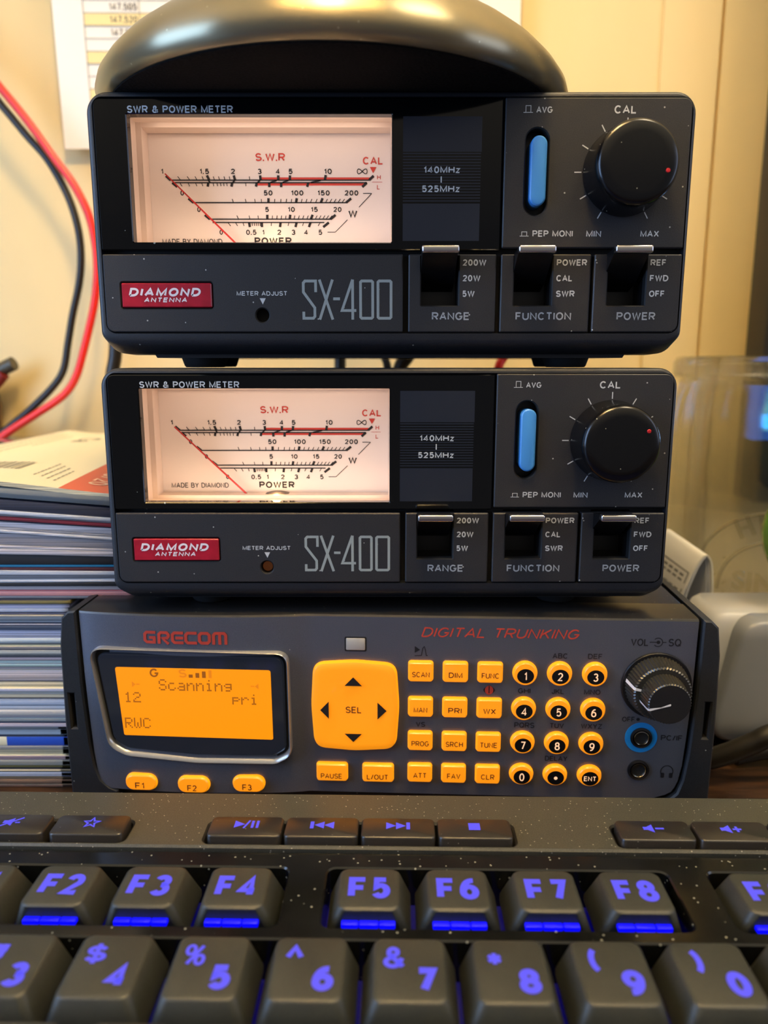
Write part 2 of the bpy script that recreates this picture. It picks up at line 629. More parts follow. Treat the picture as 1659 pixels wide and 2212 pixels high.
# ------------------------------------------------------------------ SWR & power meters
def make_meter(label, loc, knob_rot, adj_lit):
    t = thing('power_meter', label, 'radio meter', loc, 0, 'stacked power meters')
    # --- case behind the bezel, with the shallow tray under it
    g = G()
    g.plate(rrect(-75.2, 75.2, 6.2, 67.4, 4), 17, 103)
    g.plate(rrect(-75.2, 75.2, 6.2, 67.4, 4), 12, 18, 0, [rrect(-74, 74, 7.4, 66.2, 3)], back=False)
    g.loft([[(x, y, z) for x, z in ((-67.5, 6.5), (67, 6.5), (64.5, 2.6), (-65, 2.6))] for y in (8, 100)])
    g.link('case', CASE, t)
    for fx in (-53.5, 50.5):
        for fy in (16, 33):
            f = G().lathe([(5.4, 0), (5.8, .4), (6.6, 2.7)], (fx, fy, 0), 'z', 28)
            f.link('foot', RUBBER, t)
    # --- bezel rim
    g = G()
    out = rrect(-77.5, 77.5, 3.4, 68.6, 5.2, 8)
    inn = rrect(-75.9, 76.6, 9.0, 67.3, 2.6, 8)

    def low(p, d):
        return (p[0], p[1] + d * max(0, (12 - p[1]) / 8.6))
    f0 = [low(p, 3.6) for p in inset(out, .9)]
    f1 = [low(p, 3.0) for p in inset(out, .35)]
    f2 = [low(p, 2.4) for p in out]
    g.flat(f0, XZ(.2), 0, [inn])
    g.loft([[XZ(.2)(*p) for p in f0], [XZ(.45)(*p) for p in f1], [XZ(1.1)(*p) for p in f2], [XZ(5)(*low(p, .3) if p[1] < 12 else p) for p in out],
            [XZ(13)(*p) for p in out]], 0, False, False)
    g.loft([[XZ(.2)(*p) for p in inn], [XZ(4)(*p) for p in inn]], 0, False, False)
    g.flat(out, XZ(13), 0, [rrect(-74, 74, 7.4, 66.2, 3)])
    holes = [rrect(-68.4, 1.3, 31.1, 64.3, .5), rrect(33.9, 40.3, 38.4, 60.6, 3.1), rrect(7.5, 18.2, 15.9, 29.6, .3), rrect(32, 42.8, 15.9, 29.6, .3),
             rrect(56.7, 67.5, 15.9, 29.6, .3)]
    g.flat(inn, XZ(3.2), 1, holes)
    g.link('bezel', [CASE, DARK], t)
    # --- black acrylic window panel
    g = G()
    win = rrect(-67.2, .15, 32.2, 63.2, .25, 2)
    g.plate(rpoly([(-75.7, 30.2), (28.4, 30.2), (28.4, 66.9), (-75.7, 66.9)], [.4, .3, .3, 2.2]), .0, 3.0, .25, [win])
    wp = g.link('display_window', ACRYL, t)
    g = G()
    g.sans('SWR & POWER METER', (-66.9, -40.1, 63.4, 65.1), XZ(-.06), 0, .012)
    g.link('title_lettering', PRINT, wp, smooth=0)
    g = G()
    g.sans('140MHz', (8.3, 17.7, 49.1, 50.7), XZ(-.06), 0, .018)
    g.sans('525MHz', (7.85, 17.7, 44.5, 46.1), XZ(-.06), 0, .018)
    g.box(12.7, 13.0, -.07, -.03, 46.8, 48.3)
    g.link('band_lettering', PRINT, wp, smooth=0)
    g = G()
    g.flat(rrect(3.0, 23.1, 54.2, 62.6, .05, 1), XZ(-.03))
    g.flat(rrect(3.0, 22.9, 32.5, 41.7, .05, 1), XZ(-.03))
    for i in range(17):
        z = 42.2 + i * .715
        g.flat([(3.0, z), (22.95, z), (22.95, z + .3), (3.0, z + .3)], XZ(-.03))
    g.link('striped_band', M('band_print', (30, 36, 48), .35), wp)
    # --- dial housing behind the window
    g = G()
    x0, x1, z0, z1 = -67.9, .9, 31.5, 63.9
    y0, y1 = 3.0, 15.9
    for a, b in (((x0, z0), (x1, z0)), ((x1, z0), (x1, z1)), ((x1, z1), (x0, z1)), ((x0, z1), (x0, z0))):
        g.add([(a[0], y0, a[1]), (b[0], y0, b[1]), (b[0], y1, b[1]), (a[0], y1, a[1])], [(0, 1, 2, 3)])
    # raised inner step that frames the dial
    for a in ((x0, x0 + 1.5, z0, z1), (x1 - 1.0, x1, z0, z1), (x0, x1, z1 - 1.2, z1), (x0, x1, z0, z0 + 1.0)):
        g.box(a[0], a[1], 9.5 if a[1] - a[0] < 5 else 9.7, 15.2, a[2], a[3])
    hs = g.link('dial_housing', M('cream_plastic', (226, 205, 188), .35), t, recalc=False)
    dp = G().box(x0, x1, 15.3, 16.2, z0, z1).link('dial_plate', M('dial_white', (236, 222, 212), .55), t)
    # --- dial printing
    P = XZ(15.2)
    q = lambda zx, zy: (-87.35 + zx * .05414 + (.0000028 * (zy - 480)) * zx - (zy - 480) * .00385 + 2.6, 51.42 - (zy - 480) * .0512)
    # measured straight from the dial face: x at column zx, z at row zy
    q = lambda zx, zy: (-84.763 - .00385 * (zy - 480) + zx * (.05386 + .0000025 * (zy - 480)), 51.425 - .0511 * (zy - 480))
    g = G()
    for s_, b in (('1', (-63.25, -62.6, 52.3, 53.65)), ('1.5', (-52.65, -50, 52.3, 53.65)), ('2', (-44.05, -42.85, 52.3, 53.65)), ('3', (-36.7, -35.55, 52.3, 53.65)),
                  ('4', (-31.7, -30.5, 52.3, 53.65)), ('5', (-28.2, -27, 52.3, 53.65)), ('10', (-18.4, -16.2, 52.3, 53.65)), ('0', (-58.2, -57.2, 46.7, 48.05)),
                  ('50', (-35.2, -32.7, 46.7, 48.05)), ('100', (-27.6, -24.15, 46.7, 48.05)), ('150', (-20.3, -16.85, 46.7, 48.05)), ('200', (-12.8, -8.95, 46.7, 48.05)),
                  ('0', (-53.75, -52.8, 42.4, 43.7)), ('5', (-34.95, -33.8, 42.4, 43.7)), ('10', (-28.6, -26.6, 42.4, 43.7)), ('15', (-22.2, -20.25, 42.4, 43.7)),
                  ('20', (-15.95, -13.65, 42.4, 43.7)), ('0', (-47.8, -46.8, 36.4, 37.7)), ('0.5', (-40.4, -37.45, 36.35, 37.7)), ('1', (-35.9, -35.25, 36.35, 37.7)),
                  ('2', (-31.7, -30.55, 36.35, 37.7)), ('3', (-27.75, -26.6, 36.35, 37.7)), ('4', (-24.2, -23.05, 36.35, 37.7)), ('5', (-20.2, -19.1, 36.35, 37.7)),
                  ('W', (-11.8, -9.25, 40.95, 42.85))):
        g.sans(s_, b, P, 0, .02)
    g.sans('POWER', (-38.1, -27.7, 33.75, 35.65), P, 0, .03)
    g.sans('MADE BY DIAMOND', (-63.9, -47.1, 33.8, 35.3), P, 0, 0)
    # infinity sign
    g.stroke([(-7.87 + 1.35 * math.sin(a) , 52.97 + .62 * math.sin(2 * a)) for a in [2 * PI * i / 40 for i in range(40)]], .22, P, 0, True)

    def ln(x0_, y0_, x1_, y1_, w_, m_=0):
        g.stroke([q(x0_, y0_), q(x1_, y1_)], w_, P, m_)
    ln(448, 494, 1464, 494, .32)
    ln(456, 507, 1452, 507, .32)
    ln(563, 609, 1346, 609, .32)
    ln(647, 694, 1266, 694, .32)
    ln(662, 711, 1234, 711, .32)
    for a in ((423, 472, 448, 494), (633, 470, 645, 494), (770, 470, 777, 494), (905, 470, 908, 494), (998, 470, 998, 494), (1058, 470, 1057, 494), (1241, 468, 1237, 494),
              (1486, 472, 1463, 494), (456, 507, 482, 528), (640, 507, 637, 527), (762, 507, 758, 527), (888, 507, 884, 527), (952, 507, 952, 530), (1013, 507, 1013, 530),
              (1152, 507, 1146, 528), (1451, 507, 1428, 529), (538, 587, 564, 609), (948, 586, 948, 609), (1093, 586, 1089, 609), (1225, 586, 1216, 609),
              (1371, 587, 1345, 609), (622, 672, 648, 694), (942, 671, 942, 694), (1060, 671, 1056, 694), (1174, 671, 1165, 694), (1291, 672, 1265, 694),
              (849, 711, 853, 735), (914, 711, 915, 735), (1010, 711, 1007, 735), (1092, 711, 1086, 735), (1163, 711, 1155, 735), (1257, 711, 1228, 735)):
        ln(*a, .68)
    for a in ((640, 494, 650, 507), (775, 494, 765, 507), (905, 494, 892, 507), (990, 494, 958, 507), (1050, 494, 1020, 507), (1215, 494, 1165, 507)):
        ln(*a, .42)
    for x0_, x1_ in ((483, 498), (532, 545), (572, 582), (608, 616), (665, 672), (692, 698), (720, 725), (747, 751), (850, 852)):
        ln(x0_, 475, x1_, 494, .19)
    for x0_, x1_ in ((494, 506), (536, 545), (574, 582), (606, 612), (664, 668), (684, 688), (702, 705), (718, 721), (735, 737), (831, 833)):
        ln(x0_, 507, x1_, 525, .19)
    for x0_, x1_ in ((762, 769), (829, 834), (877, 880), (911, 912), (980, 979), (1012, 1010), (1040, 1038), (1067, 1064), (1120, 1115), (1145, 1139), (1170, 1163), (1197, 1189),
                     (1250, 1240), (1272, 1261), (1294, 1282), (1316, 1303), (1338, 1324)):
        ln(x0_, 590, x1_, 609, .19)
    for x0_, x1_ in ((786, 795), (849, 853), (894, 897), (968, 967), (992, 990), (1015, 1013), (1038, 1035), (1083, 1078), (1106, 1100), (1129, 1122), (1152, 1144),
                     (1197, 1187), (1217, 1206), (1237, 1225), (1256, 1243), (1274, 1259)):
        ln(x0_, 675, x1_, 694, .19)
    for x0_, x1_ in ((740, 755), (779, 790), (817, 823), (864, 866), (875, 877), (885, 887), (895, 896), (905, 906), (963, 962), (1052, 1048), (1128, 1122), (1212, 1202)):
        ln(x0_, 711, x1_, 729, .19)
    for a in ((1432, 562, 1476, 562), (1476, 562, 1411, 632), (1352, 697, 1290, 761), (1290, 761, 1250, 761)):
        ln(*a, .18)
    # red parts
    g.flat([q(910, 480), q(1468, 480), q(1460, 491), q(910, 491)], XZ(15.24), 1)
    g.flat([q(886, 510), q(1446, 510), q(1434, 521), q(884, 521)], XZ(15.24), 1)
    g.sans('S.W.R', (-37.2, -29.0, 55.65, 57.65), P, 1, .01)
    g.sans('CAL', (-7.7, -2.1, 54.75, 56.7), P, 1, .01)
    g.flat([(-5.75, 54.1), (-3.95, 54.1), (-4.85, 52.5)], P, 1)
    g.sans('H', (-3.8, -2.8, 50.85, 52.05), P, 1, -.01)
    g.sans('L', (-3.8, -3.0, 48.3, 49.5), P, 1, -.01)
    g.stroke([(-5.15, 50.2), (-2.35, 50.2)], .1, P, 1)
    g.link('scale_lettering', [INK, RED], dp, smooth=0)
    # --- needle and pivot cover
    g = G()
    a, b = Vector((-61.6, 13.0, 51.9)), Vector((-36.6, 13.0, 27.6))
    n_ = (b - a).cross(Vector((0, 1, 0))).normalized()
    w0, w1 = .16, .28
    g.loft([[tuple(a + n_ * w0 + Vector((0, d, 0))) for d in (-.15, .15)] + [tuple(a - n_ * w0 + Vector((0, d, 0))) for d in (.15, -.15)],
            [tuple(b + n_ * w1 + Vector((0, d, 0))) for d in (-.15, .15)] + [tuple(b - n_ * w1 + Vector((0, d, 0))) for d in (.15, -.15)]])
    g.link('needle', M('needle_red', (196, 40, 34), .4), t, label='thin red meter needle')
    g = G().plate([p for p in ell(-32.5, 30.2, 5.6, 2.9, 40) if p[1] > 30.9] , 11.5, 14.5, .3)
    g.link('pivot_cover', M('grey_brown_plastic', (96, 84, 76), .5), t)
    G().flat(rrect(-67.1, .05, 32.3, 63.1, .2, 2), XZ(1.2)).link('clear_cover', M_clear('clear_acrylic', (250, 246, 240), .03), t)
    # --- control panel, top right
    g = G()
    slot = rrect(34.3, 40.2, 38.9, 59.9, 2.9)
    g.plate(rpoly([(28.9, 30.7), (76.3, 30.7), (76.3, 67.1), (28.9, 67.1)], [.4, .4, 2.4, .4]), 0, 3.1, .3, [slot], mh=1)
    cp = g.link('control_panel', [PANEL, DARK], t)
    g = G()
    Q = XZ(-.05)
    g.sans('AVG', (36.7, 40.8, 63.4, 64.9), Q, 0, .012)
    g.stroke([(33.45, 63.5), (34.05, 63.5), (34.05, 65.1), (35.3, 65.1), (35.3, 63.5), (35.85, 63.5)], .16, Q)
    g.stroke([(34.05, 63.5), (35.3, 63.5)], .16, Q)
    g.sans('CAL', (56.45, 62.1, 63.25, 65.15), Q, 0, .012)
    g.sans('PEP MONI', (36.8, 47.3, 33.55, 35.1), Q, 0, .012)
    g.stroke([(33.5, 33.7), (34.0, 33.7), (34.0, 34.75), (35.3, 34.75), (35.3, 33.7), (35.8, 33.7)], .16, Q)
    g.stroke([(34.0, 33.7), (35.3, 33.7)], .16, Q)
    g.sans('MIN', (50.8, 54.7, 33.5, 35.05), Q, 0, .012)
    g.sans('MAX', (64.9, 69.75, 33.5, 35.05), Q, 0, .012)
    kc = (60.0, 49.3)
    for i in range(11):
        a = R(240 - 30 * i)
        g.stroke([(kc[0] + r_ * math.cos(a), kc[1] + r_ * math.sin(a)) for r_ in (11.2, 13.0)], .28, Q)
    g.link('lettering', PRINT, cp, smooth=0)
    # slot floor and blue slider
    G().plate(inset(slot, -.3), 5.5, 6.2).link('slider_slot', M('slot_grey', (20, 21, 26), .4), cp)
    g = G()
    s0 = rrect(35.5, 39.6, 41.0, 57.8, 2.05, 10)
    g.loft([[XZ(5.4)(*p) for p in s0], [XZ(-1.1)(*p) for p in s0], [XZ(-1.4)(*p) for p in rrect(35.8, 39.3, 41.3, 57.5, 1.75, 10)], [XZ(-1.5)(*p) for p in rrect(36.2, 38.9, 41.7, 57.1, 1.35, 10)]], 0)
    g.link('mode_slider', M('blue_plastic', (66, 142, 220), .35), t, smooth=25, label='bright blue slide button')
    # --- calibration knob
    kn = thing_part('calibration_knob', t, (kc[0], 0, kc[1]))
    g = G()
    prof = [(10.9, -.05), (10.9, -1.2), (10.75, -2.0), (10.3, -8.5), (10.1, -10.2), (9.75, -10.9), (9.1, -11.35), (7, -11.5), (3.5, -11.6), (.01, -11.65)]
    kg = g.lathe(prof, (0, 0, 0), 'y', 72)
    kb = kg.link('knob_body', M('knob_black', (9, 9, 11), .22, spec=.45, speck=.5, speck_s=480, speck_r=.08, speck_col=(150, 145, 125)), t, loc=(kc[0] * .001, 0, kc[1] * .001), smooth=50)
    kb.name = 'calibration_knob'
    d = G().lathe([(.01, -11.75), (.42, -11.72), (.55, -11.5)], (7.4 * math.cos(knob_rot), 0, 7.4 * math.sin(knob_rot)), 'y', 16)
    d.link('pointer_dot', M('pointer_red', (190, 30, 36), .4), kb, label='red pointer dot')
    # --- label panel, lower left
    g = G()
    badge = rrect(-71.1, -47.4, 15.7, 21.9, .3)
    hole = ell(-34.1, 13.7, 1.75, None, 32)
    g.plate(rpoly([(-75.7, 9.3), (3.1, 9.3), (3.1, 29.2), (-75.7, 29.2)], [2.4, .4, .4, .4]), 0, 3.0, .3, [inset(badge, -.25), hole], mh=1)
    lp = g.link('label_panel', [PANEL, DARK], t)
    g = G()
    g.sans('METER ADJUST', (-40.8, -27.4, 18.7, 19.85), Q, 0, .012)
    g.flat([(-34.75, 18.05), (-33.15, 18.05), (-33.95, 16.45)], Q)
    wv = .72
    W_ = wv / 2

    def sk(pts, closed=False):
        g.stroke(pts, wv, Q, 1, closed)
    z0, z1 = 12.55 + W_, 22.8 - W_
    # S
    sk([(-19.9, 19.6), (-19.9, z1), (-22.7, z1), (-23.15, z1 - .5), (-23.15, 19.6), (-20.2, 15.6), (-20.2, z0 + .5), (-20.6, z0), (-23.15, z0), (-23.15, 14.6)])
    # X, dash, 4, 0, 0
    sk([(-18.9, z1 + W_), (-15.45, z0 - W_)])
    g.stroke([(-15.45, z1 + W_), (-18.9, z0 - W_)], wv, XZ(-.06), 1)
    sk([(-15.3, 17.9), (-13.5, 17.9)])
    sk([(-9.2, 14.9), (-13.0, 14.9), (-10.15, z1 + W_)])
    g.stroke([(-10.15, z1 + W_), (-10.15, z0 - W_)], wv, XZ(-.06), 1)
    for xa, xb in ((-8.05, -4.85), (-3.45, -.0)):
        sk([(xa + .3, z0), (xb - .3, z0), (xb, z0 + .3), (xb, z1 - .3), (xb - .3, z1), (xa + .3, z1), (xa, z1 - .3), (xa, z0 + .3)], True)
    g.link('lettering', [PRINT, M('model_print', (150, 160, 160), .5)], lp, smooth=0)
    bd = G().plate(badge, -.25, 2.5, .25).link('badge', M('crimson_enamel', (176, 28, 52), .3, mottle=(160, 24, 44), mottle_s=300), t, label='crimson maker badge')
    g = G()
    sans(g, 'DIAMOND', (-69.4, -49.8, 18.5, 20.65), XZ(-.32), 0, .24, .28, .1)
    sans(g, 'ANTENNA', (-65.4, -53.6, 17.0, 18.2), XZ(-.32), 0, .22, .28, .12)
    g.link('lettering', M('badge_white', (236, 226, 228), .5), bd, smooth=0)
    G().plate(ell(-34.1, 13.7, 1.7, None, 32), 1.4 if adj_lit else 5.0, 2.9 if adj_lit else 6.0, .3).link('adjust_screw', M('brass_screw', (190, 120, 70), .3, 1.) if adj_lit else M('shaded_screw', (20, 18, 17), .4), lp)  # same screw twice: brass where lit, painted dark where it sits in shade
    # --- three lever switches, lower right
    for (xa, xb, sa, sb, name, rows) in (
            (4.6, 27.6, 7.9, 17.8, ('RANGE', (10.85, 20.85)), (('200W', 18.8, 25.0), ('20W', 18.85, 23.55), ('5W', 18.8, 22.1))),
            (28.9, 52.5, 32.4, 42.4, ('FUNCTION', (33.05, 47.85)), (('POWER', 43.45, 51.4), ('CAL', 43.5, 47.75), ('SWR', 43.55, 48.5))),
            (53.4, 76.3, 57.1, 67.1, ('POWER', (59.9, 70.2)), (('REF', 68.05, 72.2), ('FWD', 68.1, 73.0), ('OFF', 68.15, 72.3)))):
        g = G()
        last = xb > 70
        slot = rrect(sa, sb, 16.2, 29.0, .2, 2)
        g.plate(rpoly([(xa, 9.3), (xb, 9.3), (xb, 29.2), (xa, 29.2)], [.4, 2.4 if last else .4, .4, .4]), 0, 3.1, .3, [slot], mh=1)
        sp = g.link('switch_panel', [PANEL, DARK], t)
        g = G()
        for (s_, a, b), zz in zip(rows, (26.3, 22.35, 18.4)):
            g.sans(s_, (a, b, zz, zz + 1.6), Q, 0, .025)
        g.sans(name[0], (*name[1], 12.45, 14.45), Q, 1, .015)
        g.link('lettering', [PRINT, M('name_print', (160, 165, 170), .6)], sp, smooth=0)
        g = G()
        for a in ((sa - .6, sa, 16, 29.2), (sb, sb + .6, 16, 29.2), (sa, sb, 15.6, 16.2)):
            g.box(a[0], a[1], 2.8, 11, a[2], a[3])
        g.box(sa - .6, sb + .6, 10, 11, 15.6, 29.5)
        g.link('slot_well', M('slot_black', (12, 12, 15), .4), sp)
        mid = {7.9: 12.4, 32.4: 36.75, 57.1: 61.1}[sa]
        g = G()
        hw = 4.5
        prof = [(10, 20.5), (10, 28.6), (2.2, 29.0), (-6.4, 30.0), (-6.4, 28.7), (0, 24.8), (4, 22.2)]
        g.loft([[(mid + s_ * hw, y, z) for y, z in prof] for s_ in (-1, 1)])
        lv = g.link('switch_lever', M('lever_black', (11, 11, 13), .35), t, smooth=0)
        g = G().box(mid - 4.75, mid + 4.75, -8.8, -6.2, 28.45, 30.35, .55, 0, 3)
        g.link('chrome_tip', CHROME, lv, label='chrome tip of the lever')
    # bulb that lights the dial, and two added fill strips to even it out
    lamp('dial_bulb', 'POINT', (-.0325, .0110, .0325), .0028, (1.0, .62, .30), .0016, None, None, t)
    lamp('dial_fill_light', 'AREA', (-.033, .0042, .0322), .0054, (1.0, .76, .59), .062, (-.033, .0153, .0520), .002, t)
    lamp('dial_fill_light', 'AREA', (-.033, .0042, .0634), .0032, (1.0, .78, .64), .062, (-.033, .0153, .0450), .002, t)
    return t


def thing_part(name, parent, loc):
    return None


make_meter('upper of the two stacked black power meters, directly under the lamp base', (.00186, .2104, .1333), R(-17), False)
make_meter('lower of the two stacked black power meters, standing directly on the orange-lit scanner', (.00135, .2085, .0646), R(28), True)

# ------------------------------------------------------------------ lamp standing on the upper meter
LB = (-14.2, 246, 202.0)
t = thing('desk_lamp', 'round glossy black lamp base standing on the upper meter', 'lamp', (LB[0] * .001, LB[1] * .001, LB[2] * .001))
LAMPM = M('lamp_lacquer', (150, 140, 112), .30, .7, speck=.35, speck_s=420, speck_r=.10, speck_col=(190, 180, 150))
g = G()
prof = [(63.6, .9), (65.2, 1.1), (66.6, 2.4), (67.1, 4.6), (66.4, 7.2), (64.2, 10.4), (60.5, 14.2), (56.0, 17.6), (50.0, 21.4), (46.6, 23.2), (45.4, 23.9), (44.9, 25.2),
        (43.6, 26.6), (41, 28.4), (36, 31.2), (28, 34.5), (18, 37), (9, 38.2), (8.5, 39), (.01, 39)]
g.lathe(prof, (0, 0, 0), 'z', 128)
nt = LAMPM.node_tree
tg = nt.nodes.new('ShaderNodeTangent')
tg.direction_type = 'RADIAL'
tg.axis = 'Z'
pb = nt.nodes['Principled BSDF']
nt.links.new(tg.outputs[0], pb.inputs['Tangent'])
pb.inputs['Anisotropic'].default_value = .85
pb.inputs['Anisotropic Rotation'].default_value = 0.25
g.link('base', LAMPM, t, smooth=55)
G().lathe([(.01, 1.2), (63.8, 1.2), (63.8, .5), (62, 0), (.01, 0)], (0, 0, 0), 'z', 96, 0, False).link(
    'felt_pad', M('black_felt', (17, 15, 14), .95, spec=.1, grain=.5, grain_s=1500, bump=.6, bump_s=1500), t)
g = G().tube([(0, 0, 36), (0, 20, 120), (0, 60, 240), (0, 60, 340), (0, 0, 410), (0, -100, 400), (0, -138, 375), (0, -142, 362)], 6, 16)
g.link('stem', BLACK, t)
g = G()
shp = [(14, 368), (40, 350), (88, 252), (90, 252), (42, 352), (14, 371)]
g.lathe(shp, (0, -142, 0), 'z', 64, 0, False)
g.link('lamp_shade', M('shade_enamel', (236, 226, 204), .4), t)
G().lathe([(.01, 262), (16, 266), (25, 280), (22, 298), (12, 326), (12, 362), (.01, 362)], (0, -142, 0), 'z', 32).link(
    'bulb', M('bulb_glow', (255, 240, 210), .5, emit=(255, 220, 158), es=118), t)

# ------------------------------------------------------------------ scanner
SC = thing('radio_scanner', 'silver and black trunking scanner with orange screen, under the stacked meters', 'radio scanner', (0, .2084, 0), -R(2.6))
SILVER = M('silver_paint', (110, 114, 126), .36, .65, grain=.12, grain_s=6000, speck=.05, speck_s=260, speck_r=.05, speck_col=(200, 200, 195))
SBLACK = M('scanner_black', (25, 28, 32), .5, grain=.3, grain_s=4500, bump=.1, speck=.35, speck_s=400, speck_r=.08)
STOP = M('dusty_black', (34, 34, 35), .30, spec=.6, grain=.25, grain_s=3500, speck=.35, speck_s=520, speck_r=.10, speck_col=(120, 114, 96))


def ip(tab, z):
    for (z0, v0), (z1, v1) in zip(tab, tab[1:]):
        if z0 <= z <= z1 or z0 >= z >= z1:
            return v0 + (v1 - v0) * (z - z0) / (z1 - z0)
    return tab[0][1] if abs(z - tab[0][0]) < abs(z - tab[-1][0]) else tab[-1][1]


XL = ((64.4, -88.3), (40, -87.8), (20, -86.7), (13, -85.9), (10.5, -84.6), (9.0, -82.2), (8.4, -79))
XR = ((64.4, 88.0), (40, 87.6), (21, 86.6), (14, 85.4), (11.5, 83.9), (10.0, 81.2), (9.4, 78))


def bulge(x):
    return 2.6 * max(0, math.sin(PI * min(1, max(0, (x + 88.5) / 66)))) ** .7


def bul(off):
    return lambda a, b: (a, -bulge(a) + off, b)


g = G()
rows = [64.4, 60, 52, 44, 36, 28, 20, 15, 13, 11.5, 10.5, 9.7, 9.0]
NX = 72
vs, fs = [], []
for z in rows:
    xl, xr = ip(XL, z), ip(XR, z)
    for i in range(NX + 1):
        x = xl + (xr - xl) * i / NX
        zz = z - .7 if z > 64 else z
        vs.append((x, -bulge(x), zz))
for j in range(len(rows) - 1):
    for i in range(NX):
        a = j * (NX + 1) + i
        fs.append((a, a + 1, a + NX + 2, a + NX + 1))
g.add(vs, fs)
top = vs[:NX + 1]
g.loft([top, [(x, y + .35, 64.2) for x, y, z in top], [(x, y + .8, 64.4) for x, y, z in top], [(x, 14, 64.4) for x, y, z in top]], 1, False, False, False)
edge = [vs[j * (NX + 1)] for j in range(len(rows))] + [vs[(len(rows) - 1) * (NX + 1) + i] for i in range(NX + 1)] + [vs[j * (NX + 1) + NX] for j in reversed(range(len(rows)))]
g.loft([edge, [(x, 14, z) for x, y, z in edge]], 1, False, False, False)
face = g.link('front_panel', [SILVER, STOP], SC, smooth=30)
g = G()
g.box(-88, 88, 10, 134, 3, 64.3, .6)
g.box(-86, 86, 3, 14, 2, 12)
g.link('case', STOP, SC)
for s_ in (-1, 1):
    g = G()
    o_ = [(88.9, 64.5), (91.2, 64.3), (93.2, 62.3), (94.2, 54), (94.6, 30), (94.2, 0), (80, 0), (80, 8.2), (82.6, 9.2), (85.2, 11.6), (86.6, 16), (87.6, 24), (88.6, 42)]
    slot_ = [(91.3, 40), (92.7, 40), (92.5, 29.3), (91.2, 29.3)]
    o2 = [(s_ * x, z) for x, z in o_]
    g.plate(o2, -1.2, 137, .5, [[(s_ * x, z - (0 if s_ > 0 else 1)) for x, z in slot_]], mh=1, back=True)
    g.link('side_panel', [SBLACK, DARK], SC)
    G().box(min(s_ * 91, s_ * 93), max(s_ * 91, s_ * 93), 2, 3, 27, 41).link('slot_floor', DARK, SC)

# display
LIP = [(-85.3, 54.3), (-27.2, 53.6), (-26.8, 21.5), (-31.5, 19.0), (-55, 18.8), (-76, 20.6), (-81.3, 23.5)]
lipr = [4, 4, 5, 5, 30, 8, 6]
lens = [(-83.2, 52.6), (-28.6, 52.2), (-28.4, 23.6), (-32, 21.4), (-55, 21.0), (-75.5, 22.8), (-79.6, 25.4)]
gap = [(-84.6, 53.7), (-27.8, 53.1), (-27.5, 22.6), (-31.5, 20.3), (-55, 20.2), (-76, 22.0), (-80.6, 24.8)]
LP, GP, LN = rpoly(LIP, lipr, 10), rpoly(gap, [3.5, 3.5, 4, 4.5, 28, 7, 5], 10), rpoly(lens, [3, 3, 3.5, 4, 26, 6, 4], 10)
g = G()
g.loft([[(x, 2, z) for x, z in LP], [(x, -3.0, z) for x, z in LP], [(x, -3.4, z) for x, z in inset(LP, .35)], [(x, -3.0, z) for x, z in GP], [(x, -1.4, z) for x, z in inset(GP, .3)]],
       0, False, False)
g.flat(inset(GP, .3), XZ(-1.4), 1)
rim = g.link('display_rim', [M('silver_rim', (150, 150, 150), .25, .6), DARK], SC, smooth=60)
g = G().plate(LN, -2.7, -1.2, .5)
ln_ = g.link('display_lens', M('smoke_lens', (38, 42, 50), .12, spec=.6), SC, label='dark glossy display lens')
LCD = rpoly([(-77.7, 48.4), (-32.4, 48.2), (-32.2, 26.7), (-76.3, 27.2)], [.8, .8, .6, .6])
g = G().flat(LCD, XZ(-2.78))
g.link('screen', M('lcd_orange', (120, 60, 5), .4, emit=(255, 150, 4), es=.95), ln_, smooth=0, label='glowing orange screen')
g = G()
LCDT = XZ(-2.84)
FONT = {'S': '01110 10001 10000 01110 00001 10001 01110', 'c': '00000 00000 01110 10000 10000 10001 01110', 'a': '00000 00000 01110 00001 01111 10001 01111',
        'n': '00000 00000 10110 11001 10001 10001 10001', 'i': '00100 00000 01100 00100 00100 00100 01110', 'g': '00000 00000 01111 10001 01111 00001 01110',
        '1': '00100 01100 00100 00100 00100 00100 01110', '2': '01110 10001 00001 00110 01000 10000 11111', 'p': '00000 00000 11110 10001 11110 10000 10000',
        'r': '00000 00000 10110 11001 10000 10000 10000', 'R': '11110 10001 10001 11110 10100 10010 10001', 'W': '10001 10001 10001 10101 10101 10101 01010',
        'C': '01110 10001 10000 10000 10000 10001 01110'}


def dots(s_, x0, z1, pw, ph, step, m=0):
    for k, ch in enumerate(s_):
        for r_, row in enumerate(FONT[ch].split()):
            for c_, b in enumerate(row):
                if b == '1':
                    x = x0 + k * step + c_ * pw
                    z = z1 - r_ * ph
                    g.flat([(x, z - ph * .92), (x + pw * .9, z - ph * .92), (x + pw * .9, z), (x, z)], LCDT, m)


dots('Scanning', -65.1, 44.9, .46, .5, 2.72)
dots('12', -75.5, 40.75, .46, .46, 2.62)
dots('pri', -43.8, 40.7, .46, .46, 2.6)
dots('RWC', -75.8, 32.75, .46, .47, 2.68)
g.sans('G', (-67.6, -65.0, 45.5, 48.1), LCDT, 0, .02)
g.sans('S', (-59.2, -56.7, 45.5, 48.1), LCDT, 1, .02)
for a, b, z1, m in ((-56.2, -55.0, 46.5, 0), (-54.2, -53.1, 47.0, 0), (-52.3, -51.2, 47.5, 0), (-50.4, -49.5, 47.9, 1)):
    g.flat([(a, 45.5), (b, 45.5), (b, z1), (a, z1)], LCDT, m)
for s_, xa in ((1, -73.0), (-1, -36.0)):
    g.flat([(xa, 44.1), (xa + s_ * 1.1, 43.2), (xa, 42.3)], LCDT, 1)
    g.flat([(xa + s_ * 1.2, 43.4), (xa + s_ * 2.3, 43.4), (xa + s_ * 2.3, 43.05), (xa + s_ * 1.2, 43.05)], LCDT, 1)
